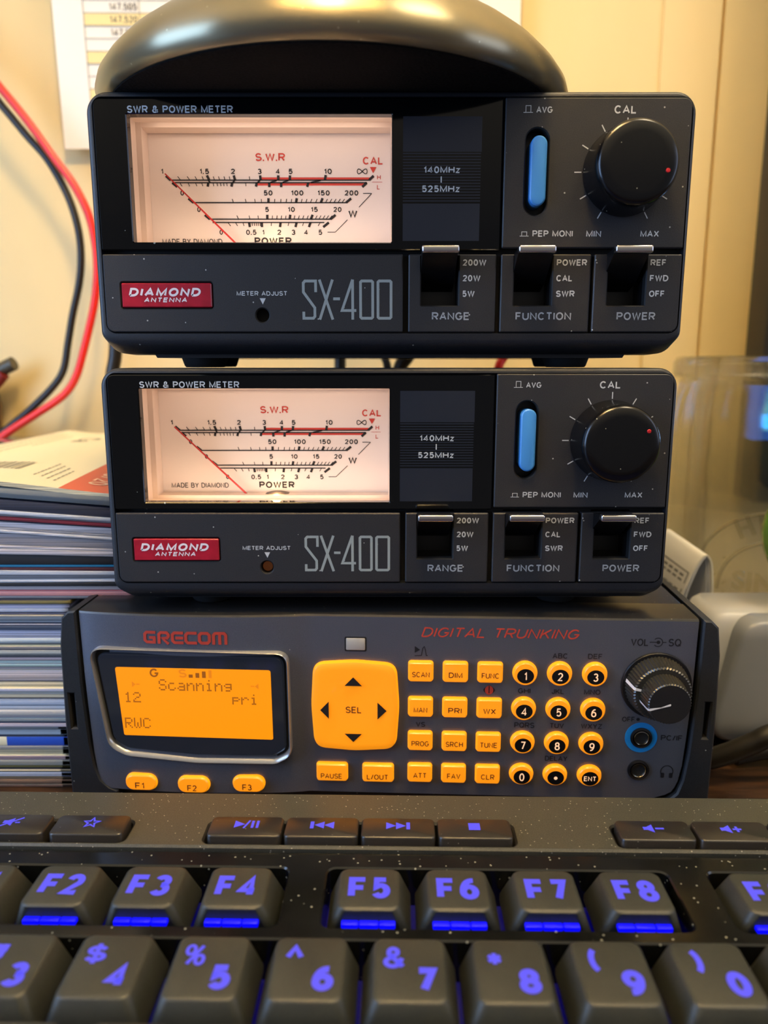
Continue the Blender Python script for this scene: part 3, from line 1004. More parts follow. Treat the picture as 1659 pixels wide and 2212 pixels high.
g.link('screen_lettering', [M('lcd_ink', (60, 28, 4), .5, emit=(150, 82, 6), es=.9), M('lcd_faint', (110, 55, 6), .5, emit=(226, 128, 6), es=.9)], ln_, smooth=0)

# front printing
g = G()
FB = lambda a, b: (a, -bulge(a) - .14, b)
gx = [(-68.9, -65.3), (-64.75, -61.15), (-60.8, -57.2), (-56.95, -53.3), (-53.0, -49.3), (-48.95, -44.6)]
zb, zt = 55.6, 59.4
w_ = .86


def gs(pts, m=0):
    g.stroke(pts, w_, FB, m)


h_ = w_ / 2
a, b = gx[0]
gs([(b, zt - h_), (a + 1, zt - h_), (a + h_, zt - 1.0), (a + h_, zb + 1.0), (a + 1, zb + h_), (b - h_, zb + h_), (b - h_, 57.4), (a + 1.7, 57.4)])
a, b = gx[1]
gs([(a + h_, zb), (a + h_, zt - 1), (a + 1, zt - h_), (b - .9, zt - h_), (b - h_, zt - 1), (b - h_, 57.9), (b - .9, 57.3), (a + 1.4, 57.3), (b - h_, zb)])
a, b = gx[2]
gs([(b, zt - h_), (a + 1, zt - h_), (a + h_, zt - 1), (a + h_, zb + 1), (a + 1, zb + h_), (b, zb + h_)])
gs([(a + 1.3, 57.45), (b, 57.45)])
a, b = gx[3]
gs([(b, zt - h_), (a + 1, zt - h_), (a + h_, zt - 1), (a + h_, zb + 1), (a + 1, zb + h_), (b, zb + h_)])
a, b = gx[4]
g.stroke([(a + 1, zb + h_), (b - 1, zb + h_), (b - h_, zb + 1), (b - h_, zt - 1), (b - 1, zt - h_), (a + 1, zt - h_), (a + h_, zt - 1), (a + h_, zb + 1)], w_, FB, 0, True)
a, b = gx[5]
gs([(a + h_, zb), (a + h_, zt - 1), (a + .9, zt - h_), (b - .9, zt - h_), (b - h_, zt - 1), (b - h_, zb)])
gs([((a + b) / 2, zb), ((a + b) / 2, zt - .3)])
g.link('maker_lettering', [M('scanner_red_print', (176, 58, 42), .5)], face, smooth=0)
g = G()
DT = XZ(-.07)
g.sans('DIGITAL TRUNKING', (10.5, 55.7, 57.95, 60.9), DT, 1, -.01, .35)
for s_, bx in (('ABC', (47.9, 52.2, 52.15, 53.75)), ('DEF', (57.85, 61.9, 52.2, 53.75)), ('GHI', (38.5, 42.05, 41.4, 42.95)), ('JKL', (48.1, 51.6, 41.4, 42.95)),
               ('MNO', (57.3, 61.9, 41.4, 42.95)), ('PQRS', (37.8, 43.55, 30.75, 32.4)), ('TUV', (47.95, 52.0, 30.85, 32.4)), ('WXYZ', (56.9, 62.9, 30.9, 32.4)),
               ('DELAY', (47.0, 53.45, 20.55, 22.1)), ('VS', (9.3, 12.0, 30.4, 31.9)), ('VOL', (69.6, 74.5, 56.35, 58.5)), ('SQ', (80.0, 83.5, 56.35, 58.6)),
               ('OFF', (68.5, 72.1, 33.35, 34.85)), ('PC/IF', (79.85, 85.95, 27.75, 29.4))):
    g.sans(s_, bx, DT, 2, 0)
g.flat(ell(73.0, 34.1, .48, None, 16), DT, 2)
g.flat(ell(77.2, 57.5, .52, None, 16), DT, 2)
g.stroke([(77.1 + 1.25 * math.cos(R(a)), 57.5 + 1.25 * math.sin(R(a))) for a in range(-140, 141, 10)], .22, DT, 2)
g.stroke([(74.8, 57.5), (77, 57.5)], .22, DT, 2)
g.stroke([(78.4, 57.5), (79.4, 57.5)], .22, DT, 2)
g.flat([(8.8, 55.2), (8.8, 53.2), (10.3, 54.1)], DT, 2)
g.stroke([(8.8, 52.3), (10.7, 52.4), (11.1, 54.6), (11.5, 55.1), (11.8, 54.2), (12.1, 52.4), (12.5, 52.4)], .22, DT, 2)
g.flat(rpoly([(28.2, 42.2), (30.25, 43.9), (32.3, 42.2), (30.25, 40.5)], .9, 6), DT, 2)
g.flat(ell(30.25, 42.2, 1.2, 1.35, 24), XZ(-.09), 0)
g.stroke([(30.25, 43.4), (30.25, 41.2)], .3, XZ(-.1), 2)
g.stroke([(82.25 + 1.75 * math.cos(R(a)), 18.0 + 1.85 * math.sin(R(a))) for a in range(-30, 211, 12)], .25, DT, 2)
for xx in (81.0, 83.4):
    g.flat(rrect(xx - .45, xx + .55, 16, 17.6, .3, 3), DT, 2)
g.link('lettering', [M('scanner_red_print', (176, 58, 42), .5), M('scanner_thin_red', (196, 66, 48), .5), M('scanner_black_print', (18, 20, 26), .5)], face, smooth=0)
G().box(-10.9, -5.4, -.35, 1, 53.7, 57.3, .3).link('indicator_light', M('milky_lens', (172, 168, 160), .3), SC, label='small milky indicator light')
G().plate(rrect(-11.3, -5.0, 53.3, 57.7, .4), -.06, .5).link('indicator_surround', DARK, SC)

# lit keys
KEY = M('lit_key', (230, 135, 30), .35, emit=(255, 150, 4), es=.62, coat=.3)
KEYS = M('lit_key_side', (230, 140, 20), .4, emit=(255, 160, 0), es=.8)
KINK = M('key_ink', (84, 34, 10), .6)
KBLK = M('key_black', (10, 10, 12), .35)
KWHT = M('key_white', (250, 205, 170), .5, emit=(255, 200, 150), es=.55)


def lit_key(outline, top_in, h, dy=(0, 0), base=0., concave=0.):
    """outline at the panel, smaller raised face shifted by dy"""
    g = G()
    o1 = outline
    o2 = [(x + dy[0], z + dy[1]) for x, z in inset(outline, top_in)]
    g.loft([[XZ(base + .6)(*p) for p in o1], [XZ(base - .25)(*p) for p in o1]], 1, True, False)
    g.loft([[XZ(base - .25)(*p) for p in o1], [XZ(base - h + .3)(*p) for p in inset(o2, -.12)]], 1, False, False)
    g.loft([[XZ(base - h + .3)(*p) for p in inset(o2, -.12)], [XZ(base - h)(*p) for p in inset(o2, .18)]], 0, False, True)
    return g


def lit_label(key, s_, bx, y, m=KINK, keep=None):
    g = G()
    g.sans(s_, bx, XZ(y), 0, .0, 0, keep)
    g.link('legend', m, key, smooth=0)


rowsz = ((44.75, 50.9), (33.9, 39.95), (23.4, 29.3), (13.3, 19.1))
names = (('SCAN', 'DIM', 'FUNC'), ('MAN', 'PRI', 'WX'), ('PROG', 'SRCH', 'TUNE'), ('ATT', 'FAV', 'CLR'))
for (z0, z1), nm in zip(rowsz, names):
    for s_, x0 in zip(nm, (7.0, 16.9, 26.8)):
        k = lit_key(rrect(x0 - .05, x0 + 7.2, z0 - .05, z1 + .05, .9), .38, 1.5, (.0, .0)).link('function_key', [KEY, KEYS], SC)
        tw = {2: 3.6, 3: 3.9, 4: 5.0}[len(s_)]
        cx = x0 + 3.6
        lit_label(k, s_, (cx - tw / 2, cx + tw / 2, z0 + 1.6, z0 + 3.25), -1.56)
ovr = ((44.2, 51.4), (33.5, 40.5), (23.1, 29.95), (13.25, 19.75))
onm = (('1', '2', '3'), ('4', '5', '6'), ('7', '8', '9'), ('0', '.', 'ENT'))
for (z0, z1), nm in zip(ovr, onm):
    for s_, x0 in zip(nm, (36.7, 46.5, 56.4)):
        cx, cz = x0 + 3.55, (z0 + z1) / 2
        k = lit_key(ell(cx, cz, 3.55, (z1 - z0) / 2, 36), .35, 1.5).link('number_key', [KEY, KEYS], SC)
        g = G().flat(ell(cx + .05, cz - .55, 2.4, 2.18, 32), XZ(-1.53))
        kb_ = g.link('legend_disc', KBLK, k, smooth=0)
        g = G()
        if s_ == '.':
            g.flat(ell(cx + .05, cz - .6, .52, None, 20), XZ(-1.58))
        elif s_ == 'ENT':
            g.sans(s_, (cx - 1.75, cx + 1.85, cz - 1.3, cz + .2), XZ(-1.58), 0, .01)
        else:
            g.sans(s_, (cx - .8, cx + .9, cz - 1.8, cz + .7), XZ(-1.58), 0, .0, 0, .95)
        g.link('legend', KWHT, k, smooth=0)
for s_, x0 in (('PAUSE', -20.0), ('L/OUT', -6.4)):
    k = lit_key(rrect(x0, x0 + 9.35, 12.95, 18.75, .9), .38, 1.5).link('function_key', [KEY, KEYS], SC)
    lit_label(k, s_, (x0 + 1.4, x0 + 7.7, 14.05, 15.7), -1.56)
for s_, x0, z0 in (('F1', -77.0, 9.5), ('F2', -61.1, 9.4), ('F3', -44.8, 9.8)):
    by = -bulge(x0 + 4.8)
    k = lit_key(rrect(x0, x0 + 9.7, z0, z0 + 5.3, 2.6, 10), .4, 1.3, (0, 0), by).link('soft_key', [KEY, KEYS], SC)
    lit_label(k, s_, (x0 + 3.1, x0 + 5.9, z0 + .9, z0 + 2.8), by - 1.36)
# select pad
pad = rpoly([(-20.4, 50.0), (-8.4, 50.9), (3.6, 50.0), (4.5, 37), (3.6, 23.8), (-8.4, 22.9), (-20.4, 23.8), (-21.2, 37)], [4, 30, 4, 40, 4, 30, 4, 40], 8)
p1 = inset(pad, .9)
p2 = inset(pad, 2.4)
g = G()
g.loft([[XZ(.6)(*p) for p in pad], [XZ(-.4)(*p) for p in pad], [XZ(-1.5)(*p) for p in inset(pad, .35)]], 1, True, False)
g.loft([[XZ(-1.5)(*p) for p in inset(pad, .35)], [XZ(-1.8)(*p) for p in p1], [XZ(-1.9)(*p) for p in p2]], 0, False, False)
c_ = [(-8.4 + (x + 8.4) * .42, 36.8 + (z - 36.8) * .42) for x, z in pad]
g.loft([[XZ(-1.9)(*p) for p in p2], [XZ(-1.35)(*p) for p in c_]], 0, False, True)
sp_ = g.link('select_pad', [KEY, KEYS], SC, smooth=25)
g = G()
g.sans('SEL', (-11.1, -6.4, 34.9, 36.9), XZ(-1.45))
g.link('legend', KINK, sp_, smooth=0)
g = G()
for tri in ([(-11.3, 43.5), (-6.2, 43.5), (-8.75, 46.2)], [(-11.4, 28.7), (-6.3, 28.7), (-8.85, 26.1)], [(-15.9, 38.6), (-15.9, 33.2), (-18.4, 35.9)], [(-1.8, 38.6), (-1.8, 33.3), (.85, 36)]):
    g.flat(tri, XZ(-2.0))
g.link('arrow_legend', M('arrow_ink', (26, 18, 14), .6), sp_, smooth=0)
for s_ in (-1, 1):
    pass

# volume / squelch knob
KN = M('knurled_black', (38, 37, 32), .32, spec=.6, grain=.3, grain_s=3000, speck=.2, speck_s=700, speck_r=.1, speck_col=(130, 124, 96))
KC = (77.4, 44.6)


def knurl(r0, r1, y0, y1, n=44):
    g = G()
    l = []
    for r_, y in ((r0 + .1, y0), (r0, y0 - .4), (r1, y1 + .4), (r1 - .4, y1)):
        l.append([(r_ * (1 + (.022 if i % 2 else -.012)) * math.cos(2 * PI * i / (2 * n)), y, r_ * (1 + (.022 if i % 2 else -.012)) * math.sin(2 * PI * i / (2 * n))) for i in range(2 * n)])
    g.loft(l)
    return g


kroot = G().lathe([(9.9, .3), (9.9, -.5), (9.7, -.8), (.01, -.8)], (0, 0, 0), 'y', 64).link('knob_skirt', M('skirt_black', (12, 12, 14), .4), SC, loc=(KC[0] * .001, 0, KC[1] * .001))
ok = knurl(8.7, 7.9, -.8, -6.6, 54).link('squelch_knob', KN, SC, smooth=15, loc=(KC[0] * .001, 0, KC[1] * .001))
ang = R(168)
g = G()
g.loft([[(r_ * math.cos(ang + d), y, r_ * math.sin(ang + d)) for y, r_ in ((-1.0, 9.0), (-6.3, 8.15), (-6.75, 7.8), (-6.75, 6.2))] for d in (-.055, .055)], 0, False, False, False)
g.link('pointer_line', WHITE, ok, smooth=0, label='white pointer line')
ik = knurl(6.1, 5.7, -6.4, -12.6, 44).link('volume_knob', KN, SC, smooth=15, loc=(KC[0] * .001, 0, KC[1] * .001))
G().plate(ell(0, 0, 5.45, None, 40), -12.75, -12.5).link('knob_cap', M('cap_black', (13, 13, 15), .55), ik)
ang = R(196)
g = G()
g.loft([[(r_ * math.cos(ang + d), y, r_ * math.sin(ang + d)) for y, r_ in ((-6.6, 6.55), (-12.2, 6.05), (-12.85, 5.6))] for d in (-.06, .06)], 0, False, False, False)
g.flat(rpoly([(5.7 * math.cos(ang - .07), 5.7 * math.sin(ang - .07)), (.2, -.35), (.2, .35), (5.7 * math.cos(ang + .07), 5.7 * math.sin(ang + .07))], .25, 3), XZ(-12.82))
g.link('pointer_line', WHITE, ik, smooth=0, label='white pointer line')
# sockets
for cx, cz, ring in ((74.2, 28.5, True), (74.0, 18.4, False)):
    g = G()
    g.lathe([(3.1, .2), (3.1, -.5), (2.5, -.7), (2.3, -.3), (2.2, 1.5)], (cx, 0, cz), 'y', 40, 0, False)
    g.plate(ell(cx, cz, 2.25, None, 32), -.1, .2, 0, m=1)
    s1 = g.link('headphone_socket' if not ring else 'data_socket', [M('socket_black', (14, 14, 16), .35), DARK], SC)
    G().lathe([(2.25, -.35), (2.2, -.75), (1.95, -.8), (1.75, -.5), (1.7, -.12)], (cx, 0, cz), 'y', 40, 0, False).link('metal_collar', M('steel', (180, 176, 165), .2, 1.), s1)
    if ring:
        G().plate(ell(cx, cz, 4.6, None, 48), -.12, .1, 0, [ell(cx, cz, 3.05, None, 32)]).link('blue_ring', M('ring_blue', (20, 120, 190), .4), s1, label='blue ring round the socket')
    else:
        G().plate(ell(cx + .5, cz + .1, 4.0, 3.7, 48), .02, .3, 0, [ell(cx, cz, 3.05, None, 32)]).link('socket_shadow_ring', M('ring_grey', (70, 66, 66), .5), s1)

# ------------------------------------------------------------------ keyboard
KB = thing('computer_keyboard', 'black backlit computer keyboard with violet-blue legends in front of the scanner', 'keyboard', (0, .150, 0), -R(1.0))


def kbl(x, y, z):
    return (x, y - 150, z)


DECK = M('keyboard_deck', (56, 56, 49), .42, grain=.3, grain_s=3500, bump=.1, speck=.9, speck_s=760, speck_r=.11, speck_col=(160, 156, 142))
GLOSS = M('keyboard_gloss', (10, 11, 10), .16, spec=.5, speck=.6, speck_s=560, speck_r=.13, speck_col=(130, 130, 118), mottle=(16, 17, 15), mottle_s=120)
g = G()
med = [(-101, -62.6), (-43.6, 31.2), (55.4, 122)]
holes = [rrect(a, b, 163.9, 172.6, 1.6, 4) for a, b in med]
g.plate(rpoly([(-215, 162.6), (215, 162.6), (215, 185.6), (-215, 185.6)], .8, 3), 22.3, 4, .5, holes, mh=1, plane=XY)
g.xf(kbl)
g.link('media_deck', [DECK, DARK], KB)
g = G()
wells = [rrect(-98.4, -21.7, 137.6, 156.4, 2.0, 4), rrect(-12.9, 63.8, 137.6, 156.4, 2.0, 4), rrect(72.6, 149, 137.6, 156.4, 2.0, 4), rrect(-170, 170, 40, 134.2, 1.5, 3)]
g.plate(rpoly([(-215, 30), (215, 30), (215, 161.8), (-215, 161.8)], .8, 3), 21.5, 12, .35, wells, mh=0, plane=XY)
g.xf(kbl)
g.link('top_plate', [GLOSS], KB)
g = G().box(-214, 214, 31, 185, 0.5, 11, 1)
g.xf(kbl)
g.link('base', BLACK, KB)
g = G().box(-210, 210, 38, 158, 11.2, 11.8)
g.xf(kbl)
g.link('backlight_plate', M('backlight_blue', (6, 6, 20), .5, emit=(0, 0, 120), es=.35), KB, label='dim blue backlight plate under the keys')
CAP = M('keycap_black', (42, 45, 42), .5, grain=.15, grain_s=2500, bump=.06, mottle=(37, 40, 37), mottle_s=90, speck=.03, speck_s=250, speck_r=.06)
LEG = M('legend_glow', (16, 14, 50), .5, emit=(94, 88, 255), es=.92)
LED = M('led_blue', (0, 0, 200), .4, emit=(2, 2, 255), es=1.1)


def cap(x, y, zt, tw=12.6, td=12.5, bw=18.0, bd=18.0, zb=15.5, fr=.0):
    g = G()
    b = rrect(x - bw / 2, x + bw / 2, y - bd / 2 + fr, y + bd / 2, 1.6, 5)
    m_ = rrect(x - tw / 2 - .35, x + tw / 2 + .35, y - td / 2 - .35, y + td / 2 + .35, 1.9, 5)
    t_ = rrect(x - tw / 2, x + tw / 2, y - td / 2, y + td / 2, 1.7, 5)
    t2 = inset(t_, .5)
    g.loft([[XY(zb)(*p) for p in b], [XY(zb + 1)(*p) for p in b], [XY(zt - .45)(*p) for p in m_], [XY(zt - .12)(*p) for p in t_], [XY(zt)(*p) for p in t2]])
    g.xf(kbl)
    return g.link('key_cap', CAP, KB, smooth=50)


fx = [-88.8, -69.7, -50.6, -31.6, -3.1, 15.9, 35.0, 54.0, 82.4, 101.4]
for i, x in enumerate(fx):
    k = cap(x, 146.8, 23.7, fr=3.4)
    g = G()
    g.sans('F%d' % (i + 1), (x - 4.5, x + 4.5, 143.4, 150.2), XY(23.76), 0, .05)
    g.xf(kbl)
    g.link('legend', LEG, k, smooth=0)
    g = G()
    for a, b in ((-5.6, -2.1), (-1.9, 2.1), (2.3, 5.6)):
        g.box(x + a, x + b, 139.3, 141.4, 19.7, 20.75, .2, 0, 2)
    g.xf(kbl)
    g.link('light_bar', LED, k)
nx0 = -13.8
for i, (sy, d) in enumerate((('@', '2'), ('#', '3'), ('$', '4'), ('%', '5'), ('^', '6'), ('&', '7'), ('*', '8'), ('(', '9'), (')', '0'), ('_', '-'))):
    x = nx0 + (i - 4) * 19.05
    k = cap(x, 124.9, 23.3, 13.2, 15.2, 18.2, 18.4)
    g = G()
    szs = {'(': (2.2, 6.6), ')': (2.2, 6.6), '*': (3.4, 3.6), '^': (3.8, 3.4), '_': (3.6, .8)}.get(sy, (4.2, 5.4))
    cx, cy = x - 2.9, 127.6 + (1.0 if sy == '^' else 0)
    g.sans(sy, (cx - szs[0] / 2, cx + szs[0] / 2, cy - szs[1] / 2, cy + szs[1] / 2), XY(23.36), 0, {'%': .0, '$': .012, '&': .025, '^': .08, '(': .03, ')': .03}.get(sy, .05))
    cx, cy = x + 3.0, 122.3
    g.sans(d, (cx - 2.05, cx + 2.05, cy - 2.9, cy + 2.9) if d != '-' else (cx - 1.7, cx + 1.7, cy - .4, cy + .4), XY(23.36), 0, .06)
    g.xf(kbl)
    g.link('legend', LEG, k, smooth=0)
for i, ch in enumerate('WERTYUIOP'):
    x = nx0 + (i - 3.5) * 19.05 - .5
    k = cap(x, 105.4, 23.3, 13.2, 13.2, 18.2, 18.2)
    g = G()
    g.sans(ch, (x - 2, x + 2, 103.2, 108.0), XY(23.36), 0, .05)
    g.xf(kbl)
    g.link('legend', LEG, k, smooth=0)
MK = M('media_key', (36, 34, 31), .32, spec=.55, grain=.2, grain_s=3500, speck=.25, speck_s=800, speck_r=.09, speck_col=(130, 125, 112))


def tri_r(x, y, w_, h_):
    return [(x, y - h_ / 2), (x + w_, y), (x, y + h_ / 2)]


def media(x, kind):
    g = G()
    b = rrect(x - 8.9, x + 8.9, 164.2, 172.3, 1.3, 4)
    t_ = rrect(x - 8.75, x + 8.75, 164.35, 172.15, 1.25, 4)
    g.loft([[XY(16)(*p) for p in inset(b, .15)], [XY(23.6)(*p) for p in b], [XY(23.88)(*p) for p in t_], [XY(24.0)(*p) for p in inset(t_, .2)]])
    g.xf(kbl)
    k = g.link('media_key', MK, KB, smooth=50)
    g = G()
    T_ = XY(24.05)
    y = 168.9
    if kind == 'play':
        g.flat(tri_r(x - 2.9, y, 2.6, 2.9), T_)
        g.stroke([(x - .5, y - 1.6), (x + .7, y + 1.6)], .5, T_)
        for a in (1.2, 2.4):
            g.flat([(x + a, y - 1.45), (x + a + .65, y - 1.45), (x + a + .65, y + 1.45), (x + a, y + 1.45)], T_)
    elif kind in ('prev', 'next'):
        s_ = 1 if kind == 'next' else -1
        for a in (-2.9, -.5):
            g.flat([(x + s_ * a, y - 1.4), (x + s_ * (a + 2.4), y), (x + s_ * a, y + 1.4)], T_)
        g.flat([(x + s_ * 2.0, y - 1.4), (x + s_ * 2.9, y - 1.4), (x + s_ * 2.9, y + 1.4), (x + s_ * 2.0, y + 1.4)], T_)
    elif kind == 'stop':
        g.flat([(x - 1.4, y - 1.4), (x + 1.4, y - 1.4), (x + 1.4, y + 1.4), (x - 1.4, y + 1.4)], T_)
    elif kind == 'star':
        g.stroke([(x + (2.0 if i % 2 == 0 else .8) * math.sin(PI * i / 5), y + (2.0 if i % 2 == 0 else .8) * math.cos(PI * i / 5)) for i in range(10)], .5, T_, 0, True)
    else:
        g.flat([(x - 2.6, y - .6), (x - 1.7, y - .6), (x - .2, y - 1.6), (x - .2, y + 1.6), (x - 1.7, y + .6), (x - 2.6, y + .6)], T_)
        if kind == 'mute':
            g.stroke([(x - 2.8, y - 1.8), (x + 1.8, y + 1.8)], .5, T_)
            g.stroke([(x + .4, y - .2), (x + 1.6, y - .2)], .5, T_)
        else:
            g.stroke([(x + .3, y), (x + 2.4, y)], .6, T_)
            if kind == 'up':
                g.stroke([(x + 1.35, y - 1.1), (x + 1.35, y + 1.1)], .6, T_)
    g.xf(kbl)
    g.link('legend', LEG, k, smooth=0)


for x, kd in ((-91.2, 'mute'), (-72.0, 'star'), (-33.9, 'play'), (-15.4, 'prev'), (3.1, 'next'), (21.6, 'stop'), (65.0, 'down'), (83.6, 'up'), (102.2, 'mute')):
    media(x, kd)

# ------------------------------------------------------------------ pile of magazines on the left
PAGE = {}


def page_mat(c):
    k = 'pages_%d_%d_%d' % c
    if k not in PAGE:
        m = M(k, c, .75)
        nt = m.node_tree
        N, L = nt.nodes, nt.links
        tc = N.new('ShaderNodeTexCoord')
        mp = N.new('ShaderNodeMapping')
        mp.inputs['Scale'].default_value = (6, 6, 4200)
        nz = N.new('ShaderNodeTexNoise')
        nz.inputs['Scale'].default_value = 1
        nz.inputs['Detail'].default_value = 2
        cr = N.new('ShaderNodeMapRange')
        cr.inputs[1].default_value = .3
        cr.inputs[2].default_value = .62
        cr.inputs[3].default_value = .3
        cr.inputs[4].default_value = 1.08
        mx = N.new('ShaderNodeMix')
        mx.data_type = 'RGBA'
        mx.blend_type = 'MULTIPLY'
        mx.inputs[0].default_value = 1
        mx.inputs[6].default_value = (*lin(c), 1)
        L.new(tc.outputs['Object'], mp.inputs[0])
        L.new(mp.outputs[0], nz.inputs['Vector'])
        L.new(nz.outputs['Fac'], cr.inputs[0])
        L.new(cr.outputs[0], mx.inputs[7])
        L.new(mx.outputs[2], N['Principled BSDF'].inputs['Base Color'])
        PAGE[k] = m
    return PAGE[k]


def magazine(zb, zt, xr, yf, pages, cover, label, zbL=None, ztL=None, cat='magazine', rough=.4, round_=False):
    """flat magazine in millimetres; zb/zt at the right end, zbL/ztL at the frame's left edge"""
    zbL = zb if zbL is None else zbL
    ztL = zt if ztL is None else ztL
    xs = [-292 + random.uniform(-4, 4), -200, -117, -100, xr - 1.0, xr]
    yb = yf + 158 + random.uniform(-3, 3)

    def prof(x, e):
        s_ = min(1, max(0, (-78 - x) / 39))
        b, t_ = zb + (zbL - zb) * s_, zt + (ztL - zt) * s_
        th = t_ - b
        ed = min(.35, th * .4) if not round_ else th * .45
        ci = min(.22, th * .18)
        f = yf + e
        return ([(f + ed, b), (f + ed * .3, b + ed * .3), (f, b + ed), (f, t_ - ed), (f + ed * .3, t_ - ed * .3), (f + ed, t_), (yb, t_), (yb, b)])
    g = G()
    L_ = [[(x, y, z) for y, z in prof(x, .6 if i in (0, 5) else 0)] for i, x in enumerate(xs)]
    k = 8
    vs = [p for l in L_ for p in l]
    for j in range(len(L_) - 1):
        for i in range(k):
            a, b = j * k + i, j * k + (i + 1) % k
            top_ = i in (4, 5, 7, 0)
            g.f.append((a, b, b + k, a + k))
            g.m.append(1 if top_ else 0)
    g.v = vs
    g.f += [tuple(range(k)), tuple(range((len(L_) - 1) * k, len(L_) * k))]
    g.m += [0, 0]
    o = g.link('magazine', [page_mat(pages), M('cover_%d_%d_%d' % cover, cover, rough)], None, smooth=35)
    tag(o, label, cat, 'magazines in the pile at left')
    return o


ORD = ['lowest', 'second', 'third', 'fourth', 'fifth', 'sixth', 'seventh', 'eighth', 'ninth', 'tenth', 'eleventh', 'twelfth', 'thirteenth', 'fourteenth', 'fifteenth', 'sixteenth',
       'seventeenth', 'eighteenth', 'nineteenth', 'twentieth', 'twenty-first', 'twenty-second', 'twenty-third', 'twenty-fourth', 'twenty-fifth', 'twenty-sixth', 'twenty-seventh',
       'twenty-eighth', 'twenty-ninth', 'thirtieth', 'thirty-first', 'thirty-second', 'thirty-third', 'thirty-fourth', 'thirty-fifth', 'thirty-sixth']
PB, LI, CR, GY, NV, OL, BR, DK = (200, 205, 214), (205, 200, 205), (232, 220, 180), (150, 150, 155), (70, 80, 105), (140, 132, 70), (120, 100, 80), (22, 24, 30)
BL = (40, 70, 150)
LOW = [(0.00, 1.03, BR, 0), (1.03, 2.62, BR, 0), (2.62, 3.71, CR, 0), (3.71, 5.44, PB, 0), (5.44, 6.38, CR, 0), (6.38, 7.38, OL, 0), (7.38, 9.25, GY, 0), (9.25, 10.82, GY, 0), (10.82, 13.04, CR, 1), (13.04, 14.25, GY, 0), (14.25, 17.44, 'blue', 0), (17.44, 19.77, PB, 0), (19.77, 20.97, GY, 0), (20.97, 22.44, PB, 1), (22.44, 23.71, GY, 0), (23.71, 24.69, LI, 0), (24.69, 26.36, LI, 0), (26.36, 27.97, PB, 1), (27.97, 30.26, PB, 1), (30.26, 31.50, CR, 0), (31.50, 32.89, PB, 0), (32.89, 33.99, PB, 0), (33.99, 35.85, CR, 0), (35.85, 39.62, LI, 0), (39.62, 40.78, LI, 0), (40.78, 41.87, PB, 0), (41.87, 43.03, PB, 0), (43.03, 44.18, LI, 0), (44.18, 45.30, GY, 1), (45.30, 46.82, PB, 0), (46.82, 47.97, GY, 0), (47.97, 49.04, GY, 0), (49.04, 50.32, PB, 0), (50.32, 53.20, PB, 0), (53.20, 54.67, NV, 1), (54.67, 55.20, LI, 0), (55.20, 56.34, PB, 0), (56.34, 57.33, PB, 0), (57.33, 58.13, GY, 0), (58.13, 58.92, NV, 0), (58.92, 60.18, PB, 0), (60.18, 61.67, PB, 0), (61.67, 62.98, OL, 0), ]
UP = [(62.98, 63.96, 62.98, 63.96, 'GY'), (63.96, 65.75, 63.96, 65.75, 'PINK'), (65.75, 67.30, 65.75, 67.27, 'LI'), (67.30, 68.56, 67.27, 68.33, 'DK'), (68.56, 69.36, 68.33, 69.13, 'PB'), (69.36, 70.70, 69.13, 70.84, 'GY'), (70.70, 71.92, 70.84, 72.32, 'PB'), (71.92, 73.18, 72.32, 73.12, 'MAR'), (73.18, 74.03, 73.12, 74.03, 'CYAN'), (74.03, 76.52, 74.03, 77.36, 'BLK'), (76.52, 78.21, 77.36, 79.19, 'LI'), (78.21, 78.77, 79.19, 80.18, 'LI'), (78.77, 81.24, 80.18, 84.09, 'GYT'), (81.24, 82.00, 84.09, 84.93, 'PB'), (82.00, 82.84, 84.93, 85.71, 'GY'), (82.84, 84.99, 85.71, 87.38, 'LI'), (84.99, 85.40, 87.38, 87.99, 'NV'), (85.40, 86.46, 87.99, 89.09, 'RED'), (86.46, 87.07, 89.09, 89.92, 'GY'), (87.07, 88.32, 89.92, 91.16, 'PB'), (88.32, 91.30, 91.16, 94.46, 'NV'), (91.30, 95.70, 94.46, 98.29, 'PLAST'), ]
CN = {PB: 'pale blue-white', LI: 'lilac-white', CR: 'cream', GY: 'grey', NV: 'navy', OL: 'olive', BR: 'brown', DK: 'dark grey'}
LOW = [r for r in LOW]
BLUEM = None
